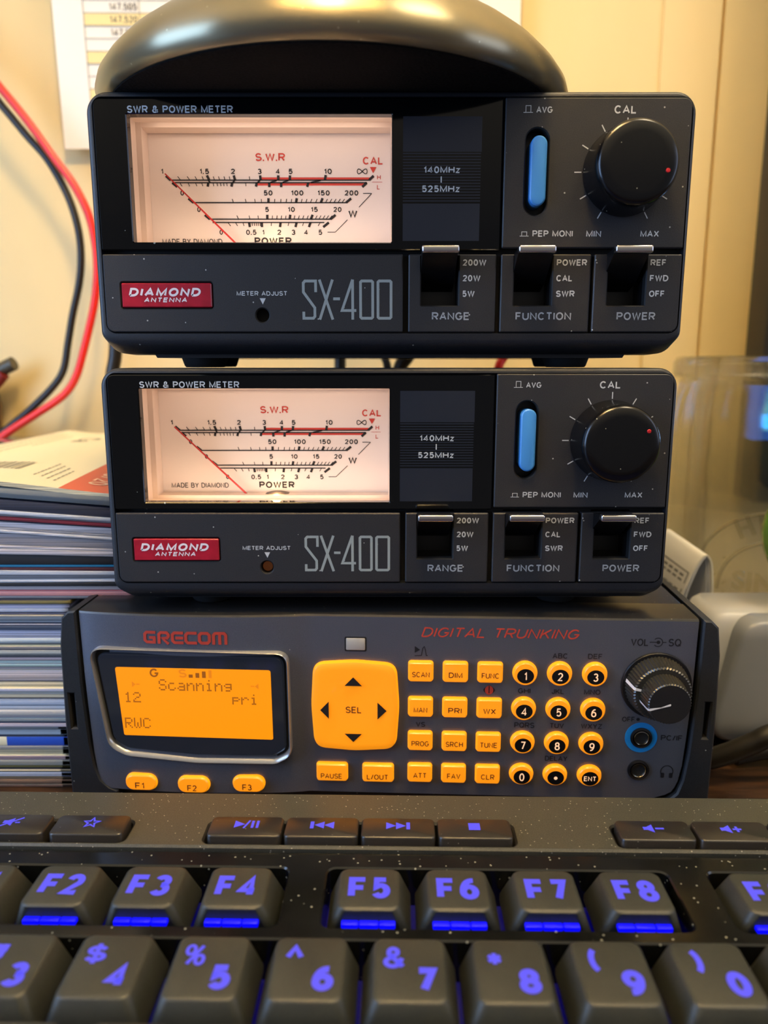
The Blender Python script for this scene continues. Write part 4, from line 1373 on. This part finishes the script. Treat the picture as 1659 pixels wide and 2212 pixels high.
for i, (zb, zt, c, dk) in enumerate(LOW):
    xr = (-102.0 + random.uniform(-1.4, .8)) if zb < 20 else (-97.5 + random.uniform(-1.5, 1))
    yf = 227 + random.uniform(-.8, 1.1)
    blue = c == 'blue'
    pc = CR if blue else c
    pc = tuple(max(0, min(255, int(v * random.uniform(.93, 1.05)))) for v in pc)
    cov = (26, 34, 60) if dk else random.choice([pc, GY, (60, 62, 74), (24, 30, 50), (40, 46, 64), CR, pc, (30, 36, 50)])
    up = i + 1
    if blue:
        lab = 'magazine with a royal blue front edge near the foot of the left pile'
    else:
        lab = '%s-edged magazine, %s up from the desk in the tall pile at left' % (CN[c], ORD[i] if i < len(ORD) else {36: 'thirty-seventh', 37: 'thirty-eighth', 38: 'thirty-ninth', 39: 'fortieth', 40: 'forty-first', 41: 'forty-second', 42: 'forty-third'}[i])
    o = magazine(zb, zt, xr, yf, pc, cov, lab)
    if blue:
        m = M('blue_cover_edge', CR, .35)
        N, L = m.node_tree.nodes, m.node_tree.links
        tc = N.new('ShaderNodeTexCoord')
        sx = N.new('ShaderNodeSeparateXYZ')
        gt = N.new('ShaderNodeMath')
        gt.operation = 'GREATER_THAN'
        gt.inputs[1].default_value = -.1205
        mx = N.new('ShaderNodeMix')
        mx.data_type = 'RGBA'
        mx.inputs[6].default_value = (*lin((236, 226, 190)), 1)
        mx.inputs[7].default_value = (*lin((44, 84, 190)), 1)
        L.new(tc.outputs['Object'], sx.inputs[0])
        L.new(sx.outputs[0], gt.inputs[0])
        L.new(gt.outputs[0], mx.inputs[0])
        L.new(mx.outputs[2], N['Principled BSDF'].inputs['Base Color'])
        o.data.materials[0] = m
UC = {'GY': (GY, GY, 'grey'), 'PINK': ((214, 150, 150), (190, 90, 100), 'pink and red striped'), 'LI': (LI, GY, 'lilac-white'), 'DK': (DK, DK, 'dark grey'), 'PB': (PB, PB, 'pale blue-white'),
      'MAR': ((86, 30, 44), (60, 20, 30), 'maroon'), 'CYAN': ((50, 150, 190), (40, 130, 180), 'cyan'), 'BLK': (DK, (14, 15, 20), 'thick black'), 'GYT': ((150, 148, 155), GY, 'thick grey'),
      'NV': ((38, 42, 62), (30, 34, 52), 'navy'), 'RED': ((150, 40, 50), (140, 34, 44), 'red'), 'PLAST': ((120, 126, 128), (96, 104, 110), 'glossy plastic-wrapped')}
for i, (zb, zt, zbL, ztL, c) in enumerate(UP):
    if c == 'PLAST':
        zb, zbL = zb + .08, zbL + .08
    pc, cov, nm = UC[c]
    n_ = len(UP) - i
    xr = -78.6 + random.uniform(-.8, .2)
    if c == 'PINK':
        lab = 'pink and red striped magazine with a thin corner slipping over the scanner top'
        xr = -77.6
    elif c == 'PLAST':
        lab = 'thick glossy plastic-wrapped magazine lying right under the cream catalogue'
    elif c in ('RED', 'MAR', 'CYAN', 'BLK', 'DK', 'GYT'):
        lab = '%s magazine in the upper half of the pile at left, beside the lower meter' % nm
    else:
        lab = '%s magazine, %s below the cream catalogue in the pile at left' % (nm, ['first'] + ORD[1:] and (['first'] + ORD[1:])[n_ - 1])
    o = magazine(zb, zt, xr, 227.2 + random.uniform(-.6, .9), pc, cov, lab, zbL, ztL, rough=.12 if c == 'PLAST' else .4, round_=(c == 'PLAST'))
    if c == 'PLAST':
        o.data.materials[0] = M('glossy_wrap', (112, 120, 124), .1, spec=.8, coat=.6)
        o.data.materials[1] = o.data.materials[0]

# cream catalogue on top of the pile
g = G()
NXc, NYc = 24, 14


def cat_z(x, y):
    f = (y - 227) / 140
    zf = 95.9 + min(4.6, max(0, (-82.5 - x) * .118))
    zk = 101.2 + 1.4 * math.exp(-((x + 150) / 9) ** 2) - max(0, (-x - 152)) * .15
    return zf * (1 - f) + zk * f + .9 * math.sin(PI * f)


CX = [-157 + i * (79.0 / NXc) for i in range(NXc + 1)]
CY_ = [227.3 + j * (139.7 / NYc) for j in range(NYc + 1)]
vs = [(x, y, cat_z(x, y)) for y in CY_ for x in CX]
vs += [(x, y, cat_z(x, y) - 1.3) for y in CY_ for x in CX]
n0 = len(CX) * len(CY_)
for j in range(NYc):
    for i in range(NXc):
        a = j * (NXc + 1) + i
        g.f.append((a, a + 1, a + NXc + 2, a + NXc + 1))
        g.m.append(1 if CX[i] >= -97.8 else 0)
        g.f.append((a + n0, a + NXc + 1 + n0, a + NXc + 2 + n0, a + 1 + n0))
        g.m.append(0)
ring = [i for i in range(NXc + 1)] + [(j + 1) * (NXc + 1) + NXc for j in range(NYc)] + [NYc * (NXc + 1) + i for i in reversed(range(NXc))] + [j * (NXc + 1) for j in reversed(range(1, NYc))]
for k in range(len(ring)):
    a, b = ring[k], ring[(k + 1) % len(ring)]
    g.f.append((a, b, b + n0, a + n0))
    g.m.append(2)
g.v = vs
catl = g.link('catalogue', [M('catalogue_cream', (240, 232, 196), .45), M('catalogue_orange', (206, 92, 66), .45), page_mat(CR)], None, smooth=30)
tag(catl, 'cream catalogue with an orange-red strip and barcode, lying on top of the left pile', 'catalogue')
g = G()


def cmap(x0, y0):
    return lambda a, b: (x0 + b, y0 - a, cat_z(x0 + b, y0 - a) + .12)


for i in range(15):
    wv_ = (1.0, .5, .7, 1.2, .4)[i % 5]
    xx = -135.5 + i * 1.2
    g.flat([(xx, 247), (xx + wv_ * .7, 247), (xx + wv_ * .7, 261), (xx, 261)], lambda a, b: (a, b, cat_z(a, b) + .12))
for k, (xx, ya, yb) in enumerate(((-111.2, 262, 243), (-108.4, 259, 240), (-105.6, 256, 238), (-102.8, 252, 236))):
    y = ya
    while y > yb:
        l_ = random.uniform(1.2, 3.0)
        g.flat([(xx, y - l_), (xx + .55, y - l_), (xx + .55, y), (xx, y)], lambda a, b: (a, b, cat_z(a, b) + .12))
        y -= l_ + .7
for k, (xx, ya, yb) in enumerate(((-154, 345, 255), (-150.5, 350, 262), (-147, 352, 290), (-143.5, 348, 275), (-140, 345, 305))):
    y = ya
    while y > yb:
        l_ = random.uniform(1.5, 5)
        g.flat([(xx, y - l_), (xx + .5, y - l_), (xx + .5, y), (xx, y)], lambda a, b: (a, b, cat_z(a, b) + .12))
        y -= l_ + .8
g.text('Ca', (0, 17, 0, 9), cmap(-132, 339), 0, .02)
g.sans('-9/16/20', (0, 32, 0, 6), cmap(-92.5, 268), 1, .0)
g.link('cover_print', [M('catalogue_grey_ink', (150, 146, 130), .6), M('catalogue_white_ink', (238, 200, 170), .6)], catl, smooth=0)

# ------------------------------------------------------------------ sheet pinned to the wall
sh = thing('paper_sheet', 'white printed frequency table pinned to the wall behind the upper meter', 'paper', (-.1523, .3935, .2345))
g = G()
loops = []
for j in range(13):
    z = j * 279 / 12
    off = -2.0 * math.sin(PI * j / 12)
    loops.append([(-z * .022 * .5 + x, off + 1.2 * math.sin(PI * x / 216), z) for x in [216 * i / 8 for i in range(9)]])
g.loft(loops, 0, False, False, False)
pg = g.link('page', M('white_paper', (250, 246, 232), .75), sh, smooth=60)
g = G()
PM = lambda a, b: (a - b * .011, -2.0 * math.sin(PI * b / 279) + 1.2 * math.sin(PI * min(216, max(0, a)) / 216) - .35, b)
rowh = 5.35
ztop = 63.6
zs_ = [ztop - rowh * i for i in range(9)]
zall = [ztop + rowh * i for i in range(1, 30)][::-1] + zs_
hi = {ztop - rowh: 0, ztop - 4 * rowh: 0, ztop - 7 * rowh: 0}
for zt_ in list(hi) + [ztop + rowh * 4, ztop + rowh * 8]:
    for k in range(6):
        xa = 14.2 + k * 30.0
        g.flat([(xa, zt_ - rowh), (xa + 30, zt_ - rowh), (xa + 30, zt_), (xa, zt_)], lambda a, b: (PM(a, b)[0], PM(a, b)[1] + .1, b), 1)
for z in zall:
    for k in range(6):
        g.flat([(14.2 + k * 30, z - .16), (44.2 + k * 30, z - .16), (44.2 + k * 30, z + .16), (14.2 + k * 30, z + .16)], PM, 0)
for x in (14.2, 40.0, 66.0, 92, 118, 144, 170, 194.2):
    for j in range(20):
        za = ztop - 8 * rowh + j * 9
        g.flat([(x - .15, za), (x + .15, za), (x + .15, za + 9), (x - .15, za + 9)], PM, 0)
for s_, x1, z in (('147.505', 39.0, ztop), ('147.520', 39.0, ztop - rowh), ('147.535', 39.0, ztop - 2 * rowh), ('147.550', 39.0, ztop - 4 * rowh), ('147.500', 65.0, ztop + rowh), ('147.520', 65.0, ztop - rowh)):
    g.sans(s_, (x1 - 12.8, x1, z - rowh + 1.2, z - 1.2), PM, 2, .01)
g.link('table_print', [M('table_line', (120, 116, 108), .7), M('table_yellow', (246, 226, 160), .7), M('table_ink', (96, 92, 88), .7)], pg, smooth=0)

# ------------------------------------------------------------------ wires and cables behind
def wire(name, label, cat, pts, r, mat, group=None):
    g = G().tube(pts, r, 14)
    o = g.link(name, mat, None, smooth=60)
    return tag(o, label, cat, group)


RW = M('red_wire', (226, 40, 30), .35)
BW = M('black_wire', (26, 24, 20), .4)
wire('wire', 'red insulated wire looping down in front of the wall at left', 'wire',
     [(-205, 378, 290), (-186, 376, 272), (-172.3, 375, 255.7), (-161.1, 375, 241.5), (-149.9, 375, 225.2), (-142.3, 375, 214.3), (-136.8, 375, 202.2), (-134.5, 375, 190), (-134.3, 375, 177.6),
      (-136, 375, 165), (-138.8, 375, 154.4), (-143.6, 375, 139.4), (-147.6, 375, 128.5), (-152.4, 375, 121.2), (-158.9, 375, 115.8), (-170.7, 375, 108.6), (-187.6, 375, 98), (-215, 375, 78), (-235, 376, 62)], 1.85, RW)
wire('wire', 'black insulated wire hanging beside the red one at left', 'wire',
     [(-206, 380, 284), (-186, 379, 264), (-173, 379, 248), (-163.7, 379, 236.4), (-155.1, 379, 226.2), (-147.8, 379, 212.3), (-143.9, 379, 199.2), (-142.8, 379, 185.9), (-144.5, 379, 172.3),
      (-148.9, 379, 157), (-152.1, 379, 144), (-155.4, 379, 131), (-161.5, 379, 122.5), (-173.6, 379, 111.5), (-190.2, 379, 98.7), (-216, 380, 78), (-236, 381, 60)], 1.75, BW)
wire('cable', 'thin black cable seen at the left end of the gap between the meters', 'cable',
     [(-66, 330, 165), (-80, 336, 172), (-104, 345, 170), (-117, 350, 152), (-120, 350, 137), (-121.5, 350, 122), (-112, 355, 92), (-96, 350, 72), (-70, 345, 66.5)], 2.9, BW)
wire('cable', 'black cable hanging left of centre in the gap between the meters', 'cable',
     [(-18, 318, 160), (-18.5, 342, 160), (-19.5, 350, 140), (-19.6, 350, 125), (-19, 352, 100), (-18, 350, 70)], 2.6, BW, 'cables behind the meters')
wire('cable', 'thin slanting black cable in the middle of the gap between the meters', 'cable',
     [(-4, 318, 158), (-3, 340, 158), (-.8, 350, 140), (1.6, 350, 132), (4, 352, 110), (4, 350, 70)], 1.8, BW, 'cables behind the meters')
wire('cable', 'thick slanting black cable right of the thin one between the meters', 'cable',
     [(20, 318, 158), (18, 342, 156), (11.5, 350, 139), (7.0, 352, 131), (4, 356, 110), (10, 356, 70)], 3.2, BW, 'cables behind the meters')
wire('cable', 'red power cable seen through the gap between the meters', 'cable',
     [(62, 318, 160), (59, 342, 156), (54, 350, 138), (51, 350, 131), (47, 352, 105), (46, 350, 70)], 2.0, RW, 'cables behind the meters')

# clip at the far left edge
t = thing('spring_clip', 'blurred brown and black clip with red tips at the left picture edge', 'clip', (-.2, .392, .1))
g = G().tube([(-18, 0, 18), (-4, -2, 24), (8, -4, 30), (17, -5, 34)], 3.4, 14)
g.link('jaw', M('clip_grey', (78, 72, 58), .4, .4), t)
g = G().lathe([(.01, 0), (5, 2), (6, 14), (4, 26), (.01, 28)], (0, 0, 0), 'z', 24)
g.xf(lambda x, y, z: (x * .9 + 3, y - 5, z - 1))
g.link('handle', M('clip_brown', (92, 62, 36), .5), t)
G().tube([(-14, -3, 14), (4, -5, 22), (12, -6, 29)], 3.0, 12).link('grip_sleeve', M('clip_red', (130, 30, 22), .45), t, label='red sleeve')
G().tube([(-12, -3, -2), (6, -5, 0), (16, -6, 5)], 1.6, 10).link('spring_arm', BLACK, t)
G().box(-16, 0, 0, 7.6, -30, 22, 1).link('wall_bracket', M('clip_black', (40, 32, 24), .5), t)

# ------------------------------------------------------------------ glass jar
JR = 47
jx, jy = 170, 324
j = thing('glass_jar', 'clear embossed glass jar standing behind the white device at right', 'jar', (jx * .001, jy * .001, 0))
g = G()
prof = [(.01, 0), (38, 0), (43, 1.5), (46.4, 6), (47, 12), (47, 100), (46.8, 112), (46.2, 119), (44.8, 123.5), (44.2, 125.5), (44.6, 127.6), (46.6, 128.6), (47.2, 130.5), (47.2, 134.5), (46.2, 136.6), (44.4, 137.2),
        (42.8, 136.6), (42.2, 134.6), (42.2, 126), (43.4, 121), (43.9, 112), (44, 100), (44, 12), (42, 7), (38, 5), (.01, 4.4)]
g.lathe(prof, (0, 0, 0), 'z', 96)
g.link('jar_body', M_glass('jar_glass', .16, 90), j, smooth=50)
g = G()


def jm(d):
    # wrap a drawing (a across, b up) round the near side of the jar
    def f(a, b):
        th = -PI / 2 + a / JR
        return ((JR + d) * math.cos(th), (JR + d) * math.sin(th), b)
    return f


ecx, ecz = -21, 46


def emb_arc(r_, a0, a1, w):
    P_ = [(ecx + r_ * math.cos(R(a)), ecz + r_ * math.sin(R(a))) for a in range(a0, a1 + 1, 4)]
    for k in range(len(P_) - 1):
        d = Vector(P_[k + 1]) - Vector(P_[k])
        n_ = Vector((-d.y, d.x)).normalized() * w / 2
        a, b = Vector(P_[k]), Vector(P_[k + 1])
        q_ = [a + n_, b + n_, b - n_, a - n_]
        q2 = [a + n_ * .4, b + n_ * .4, b - n_ * .4, a - n_ * .4]
        vs_ = [jm(-.05)(*p) for p in q_] + [jm(.55)(*p) for p in q2]
        g.add(vs_, [(4, 5, 6, 7), (0, 1, 5, 4), (2, 3, 7, 6)])


emb_arc(33, -10, 190, 1.4)
emb_arc(22, 0, 180, 1.6)
# raised letters: each a shallow block following the curve of the glass
def emb_text(s_, bx, rot=0.):
    tmp = G()
    tmp.text(s_, bx, lambda a, b: (a, b, 0), 0, .02)
    c0 = Vector(((bx[0] + bx[1]) / 2, (bx[2] + bx[3]) / 2))
    pts = []
    for x, y, _ in tmp.v:
        d = Vector((x, y)) - c0
        pts.append((c0.x + d.x * math.cos(rot) - d.y * math.sin(rot), c0.y + d.x * math.sin(rot) + d.y * math.cos(rot)))
    vs_ = [jm(.5)(*p) for p in pts] + [jm(-.05)(*p) for p in pts]
    n_ = len(pts)
    fs_ = list(tmp.f)
    from collections import Counter
    ed = Counter()
    for f in tmp.f:
        for k in range(len(f)):
            ed[tuple(sorted((f[k], f[(k + 1) % len(f)])))] += 1
    for f in tmp.f:
        for k in range(len(f)):
            a, b = f[k], f[(k + 1) % len(f)]
            if ed[tuple(sorted((a, b)))] == 1:
                fs_.append((a, b, b + n_, a + n_))
    g.add(vs_, fs_)


emb_text('H', (-37.1, -31.1, 68.5, 76), R(26))
emb_text('E', (-28.9, -24.5, 70.5, 78), R(10))
emb_text('SIN', (-37, -21.5, 47.5, 55))
for k in range(70):
    a, b = random.uniform(-60, -12), random.uniform(14, 62)
    if math.hypot(a - ecx, b - ecz) < 21 and b > 46 and a > -38:
        continue
    l_ = random.uniform(.9, 2.2)
    an = R(random.uniform(25, 60))
    q_ = [(a + s1 * l_ * math.cos(an) - s2 * .4 * math.sin(an), b + s1 * l_ * math.sin(an) + s2 * .4 * math.cos(an)) for s1, s2 in ((-1, 0), (0, -1), (1, 0), (0, 1))]
    g.add([jm(-.05)(*p) for p in q_] + [jm(.6)(a, b)], [(0, 1, 4), (1, 2, 4), (2, 3, 4), (3, 0, 4)])
g.link('embossing', M_glass('emboss_glass', 0, 100, (236, 226, 200)), j, smooth=0, recalc=False)

# black monitor with a blue lit strip, behind the jar
t = thing('monitor', 'black monitor edge with a glowing blue patch, behind the glass jar at right', 'monitor', (.2425, .372, 0))
DVM = M('unit_black', (34, 38, 46), .45)
g = G().box(-62, 200, 0, 22, 66, 400, 2.5, 0, 3)
g.link('housing', DVM, t)
g = G().box(60, 90, 4, 18, 5, 66)
g.box(20, 140, -18, 24, 0, 5, 1)
g.link('stand', DVM, t)
g = G().flat(rrect(-56, 60, 99, 125, 1.5), XZ(-.15))
d_ = g.link('blue_display', M('display_blue', (10, 60, 160), .3, emit=(40, 130, 255), es=1.3), t, smooth=0, label='glowing blue display')
g = G()
for k in range(10):
    xx = -53 + k * 10
    g.flat([(xx, 104), (xx + 3.2, 104), (xx + 4.4, 121), (xx + 1.2, 121)], XZ(-.3))
    g.flat([(xx, 103), (xx + 8, 103), (xx + 8, 107.5), (xx, 107.5)], XZ(-.3))
g.link('display_segments', M('segment_cyan', (120, 220, 255), .3, emit=(120, 215, 255), es=1.6), d_, smooth=0)
lamp('display_glow', 'AREA', (-.01, -.004, .112), .03, (.35, .6, 1.0), .08, (-.01, -.2, .11), .02, t)

# white device with a sloping side, at right
t = thing('white_device', 'white plastic device with rounded sloping front between scanner and jar', 'device', (.150, .250, 0))
WP = M('white_plastic', (176, 177, 176), .35, spec=.5)
g = G()
loops = []
for z, ins in ((8, 0), (30, 2.5), (41, 4.2), (45.5, 5.6), (48.2, 8.2), (49.2, 12)):
    sl = (49 - z) * .21
    loops.append([(x, y, z) for x, y in rrect(-30 - sl + ins * .6 - 10, 46 - ins * .6, 2 + ins * .6, 30.8 - ins * .15, 9 - min(5, ins * .4), 6)])
g.loft(loops)
g.link('shell', WP, t, smooth=60)
g = G()
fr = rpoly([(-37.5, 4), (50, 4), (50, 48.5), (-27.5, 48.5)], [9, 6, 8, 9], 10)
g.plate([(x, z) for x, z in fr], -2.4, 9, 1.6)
g.link('front_cover', M('shaded_white_plastic', (122, 127, 136), .35), t, smooth=60)  # grey stands in for the shade on this white front face
for xx, yy in ((-25, 12), (38, 12), (-25, 26), (38, 26)):
    G().lathe([(4, 0), (5, 1), (5, 9)], (xx, yy, 0), 'z', 20).link('foot', RUBBER, t)

# green glossy ball on the white device
t = G().lathe([(24.5 * math.sin(PI * i / 24) + .01, -24.5 * math.cos(PI * i / 24)) for i in range(25)], (0, 0, 0), 'z', 64).link(
    'ball', M('green_glaze', (34, 120, 46), .12, spec=.6, mottle=(96, 168, 52), mottle_s=30), None, loc=(.1622, .2680, .0737))
tag(t, 'glossy green ball in front of the glass jar at the right picture edge', 'ball')

wire('cable', 'thick black cable lying on the desk in front of the white device', 'cable',
     [(99, 262, 4), (101, 245, 4), (106, 236, 4.6), (112, 232, 8.5), (119, 229, 14), (127, 227, 19), (150, 225, 24), (185, 228, 10), (215, 235, 3.6)], 3.4, BW)
wire('cable', 'black cable end under the white device near the right picture edge', 'cable',
     [(119, 240.5, 3.4), (124, 241, 4.2), (131, 241, 5.2), (140, 240, 4.6), (165, 238, 3.5), (200, 242, 3.5)], 3.2, BW)

# folded booklet standing between scanner and jar
t = thing('folded_booklet', 'white booklet folded over with its spine up, standing right of the scanner', 'booklet', (.1221, .284, 0))
BPM = M('booklet_paper', (220, 218, 210), .6)
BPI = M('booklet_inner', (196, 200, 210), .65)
base_path = [(-15.5, 1), (-12.5, 24), (-8.2, 44), (-4.2, 55.6), (-1.4, 61), (.4, 62.6), (2.2, 61.6), (3.6, 57.5), (4.6, 46), (5.4, 24), (5.6, 1)]
BV = (-7.3, 21.0, 5.5)


def smooth2(pts, sub=5):
    P_ = [Vector(p) for p in pts]
    o_ = []
    for i in range(len(P_) - 1):
        p0, p1, p2, p3 = P_[max(i - 1, 0)], P_[i], P_[i + 1], P_[min(i + 2, len(P_) - 1)]
        for j_ in range(sub):
            t_ = j_ / sub
            o_.append(.5 * ((2 * p1) + (p2 - p0) * t_ + (2 * p0 - 5 * p1 + 4 * p2 - p3) * t_ * t_ + (-p0 + 3 * p1 - 3 * p2 + p3) * t_ ** 3))
    return o_ + [P_[-1]]


bpath = smooth2(base_path)
for k in range(6):
    d = k * .85
    cut = 0 if k < 3 else int(len(bpath) * .5)          # inner leaves hang on the left side only
    top, bot = [], []
    for i, p in enumerate(bpath):
        if k >= 3 and i > cut:
            continue
        dd = (bpath[min(i + 1, len(bpath) - 1)] - bpath[max(i - 1, 0)]).normalized()
        n_ = Vector((dd.y, -dd.x))
        sp_k = max(0, min(1, (61 - p.y) / 40))
        dk = d * (.25 + .75 * sp_k) if k else 0
        if p.y > 57:
            dk = min(dk, 1.6 + .1 * k)
        top.append(p + n_ * dk)
        bot.append(p + n_ * (dk + .55))
    ring_ = top + bot[::-1]
    f0 = .05 * (k % 3)
    g = G().loft([[(p.x + f * BV[0], f * BV[1], p.y + f * BV[2] * min(1, p.y / 30)) for p in ring_] for f in (f0, .5, 1)], 0)
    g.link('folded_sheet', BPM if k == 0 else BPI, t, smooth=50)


def bk(u, v):
    # on the left flap: u along the spine 0..1, v down the slope 0..1
    q_ = Vector((-4.2, 55.6)).lerp(Vector((-8.2, 44)), v)
    n_ = Vector((-.945, .326)) * .18
    return (q_.x + n_.x + u * BV[0], u * BV[1] - .05, q_.y + n_.y + u * BV[2])


g = G()
g.flat([(.05, .05), (1, .05), (1, .09), (.05, .09)], bk)
g.flat([(.05, .05), (.075, .05), (.075, 1.0), (.05, 1.0)], bk)
for r_ in range(5):
    for c_ in range(6):
        g.flat([(.14 + c_ * .14, .2 + r_ * .16), (.24 + c_ * .14, .2 + r_ * .16), (.24 + c_ * .14, .28 + r_ * .16), (.14 + c_ * .14, .28 + r_ * .16)], bk)
g.link('table_print', M('booklet_ink', (110, 108, 104), .7), t, smooth=0)
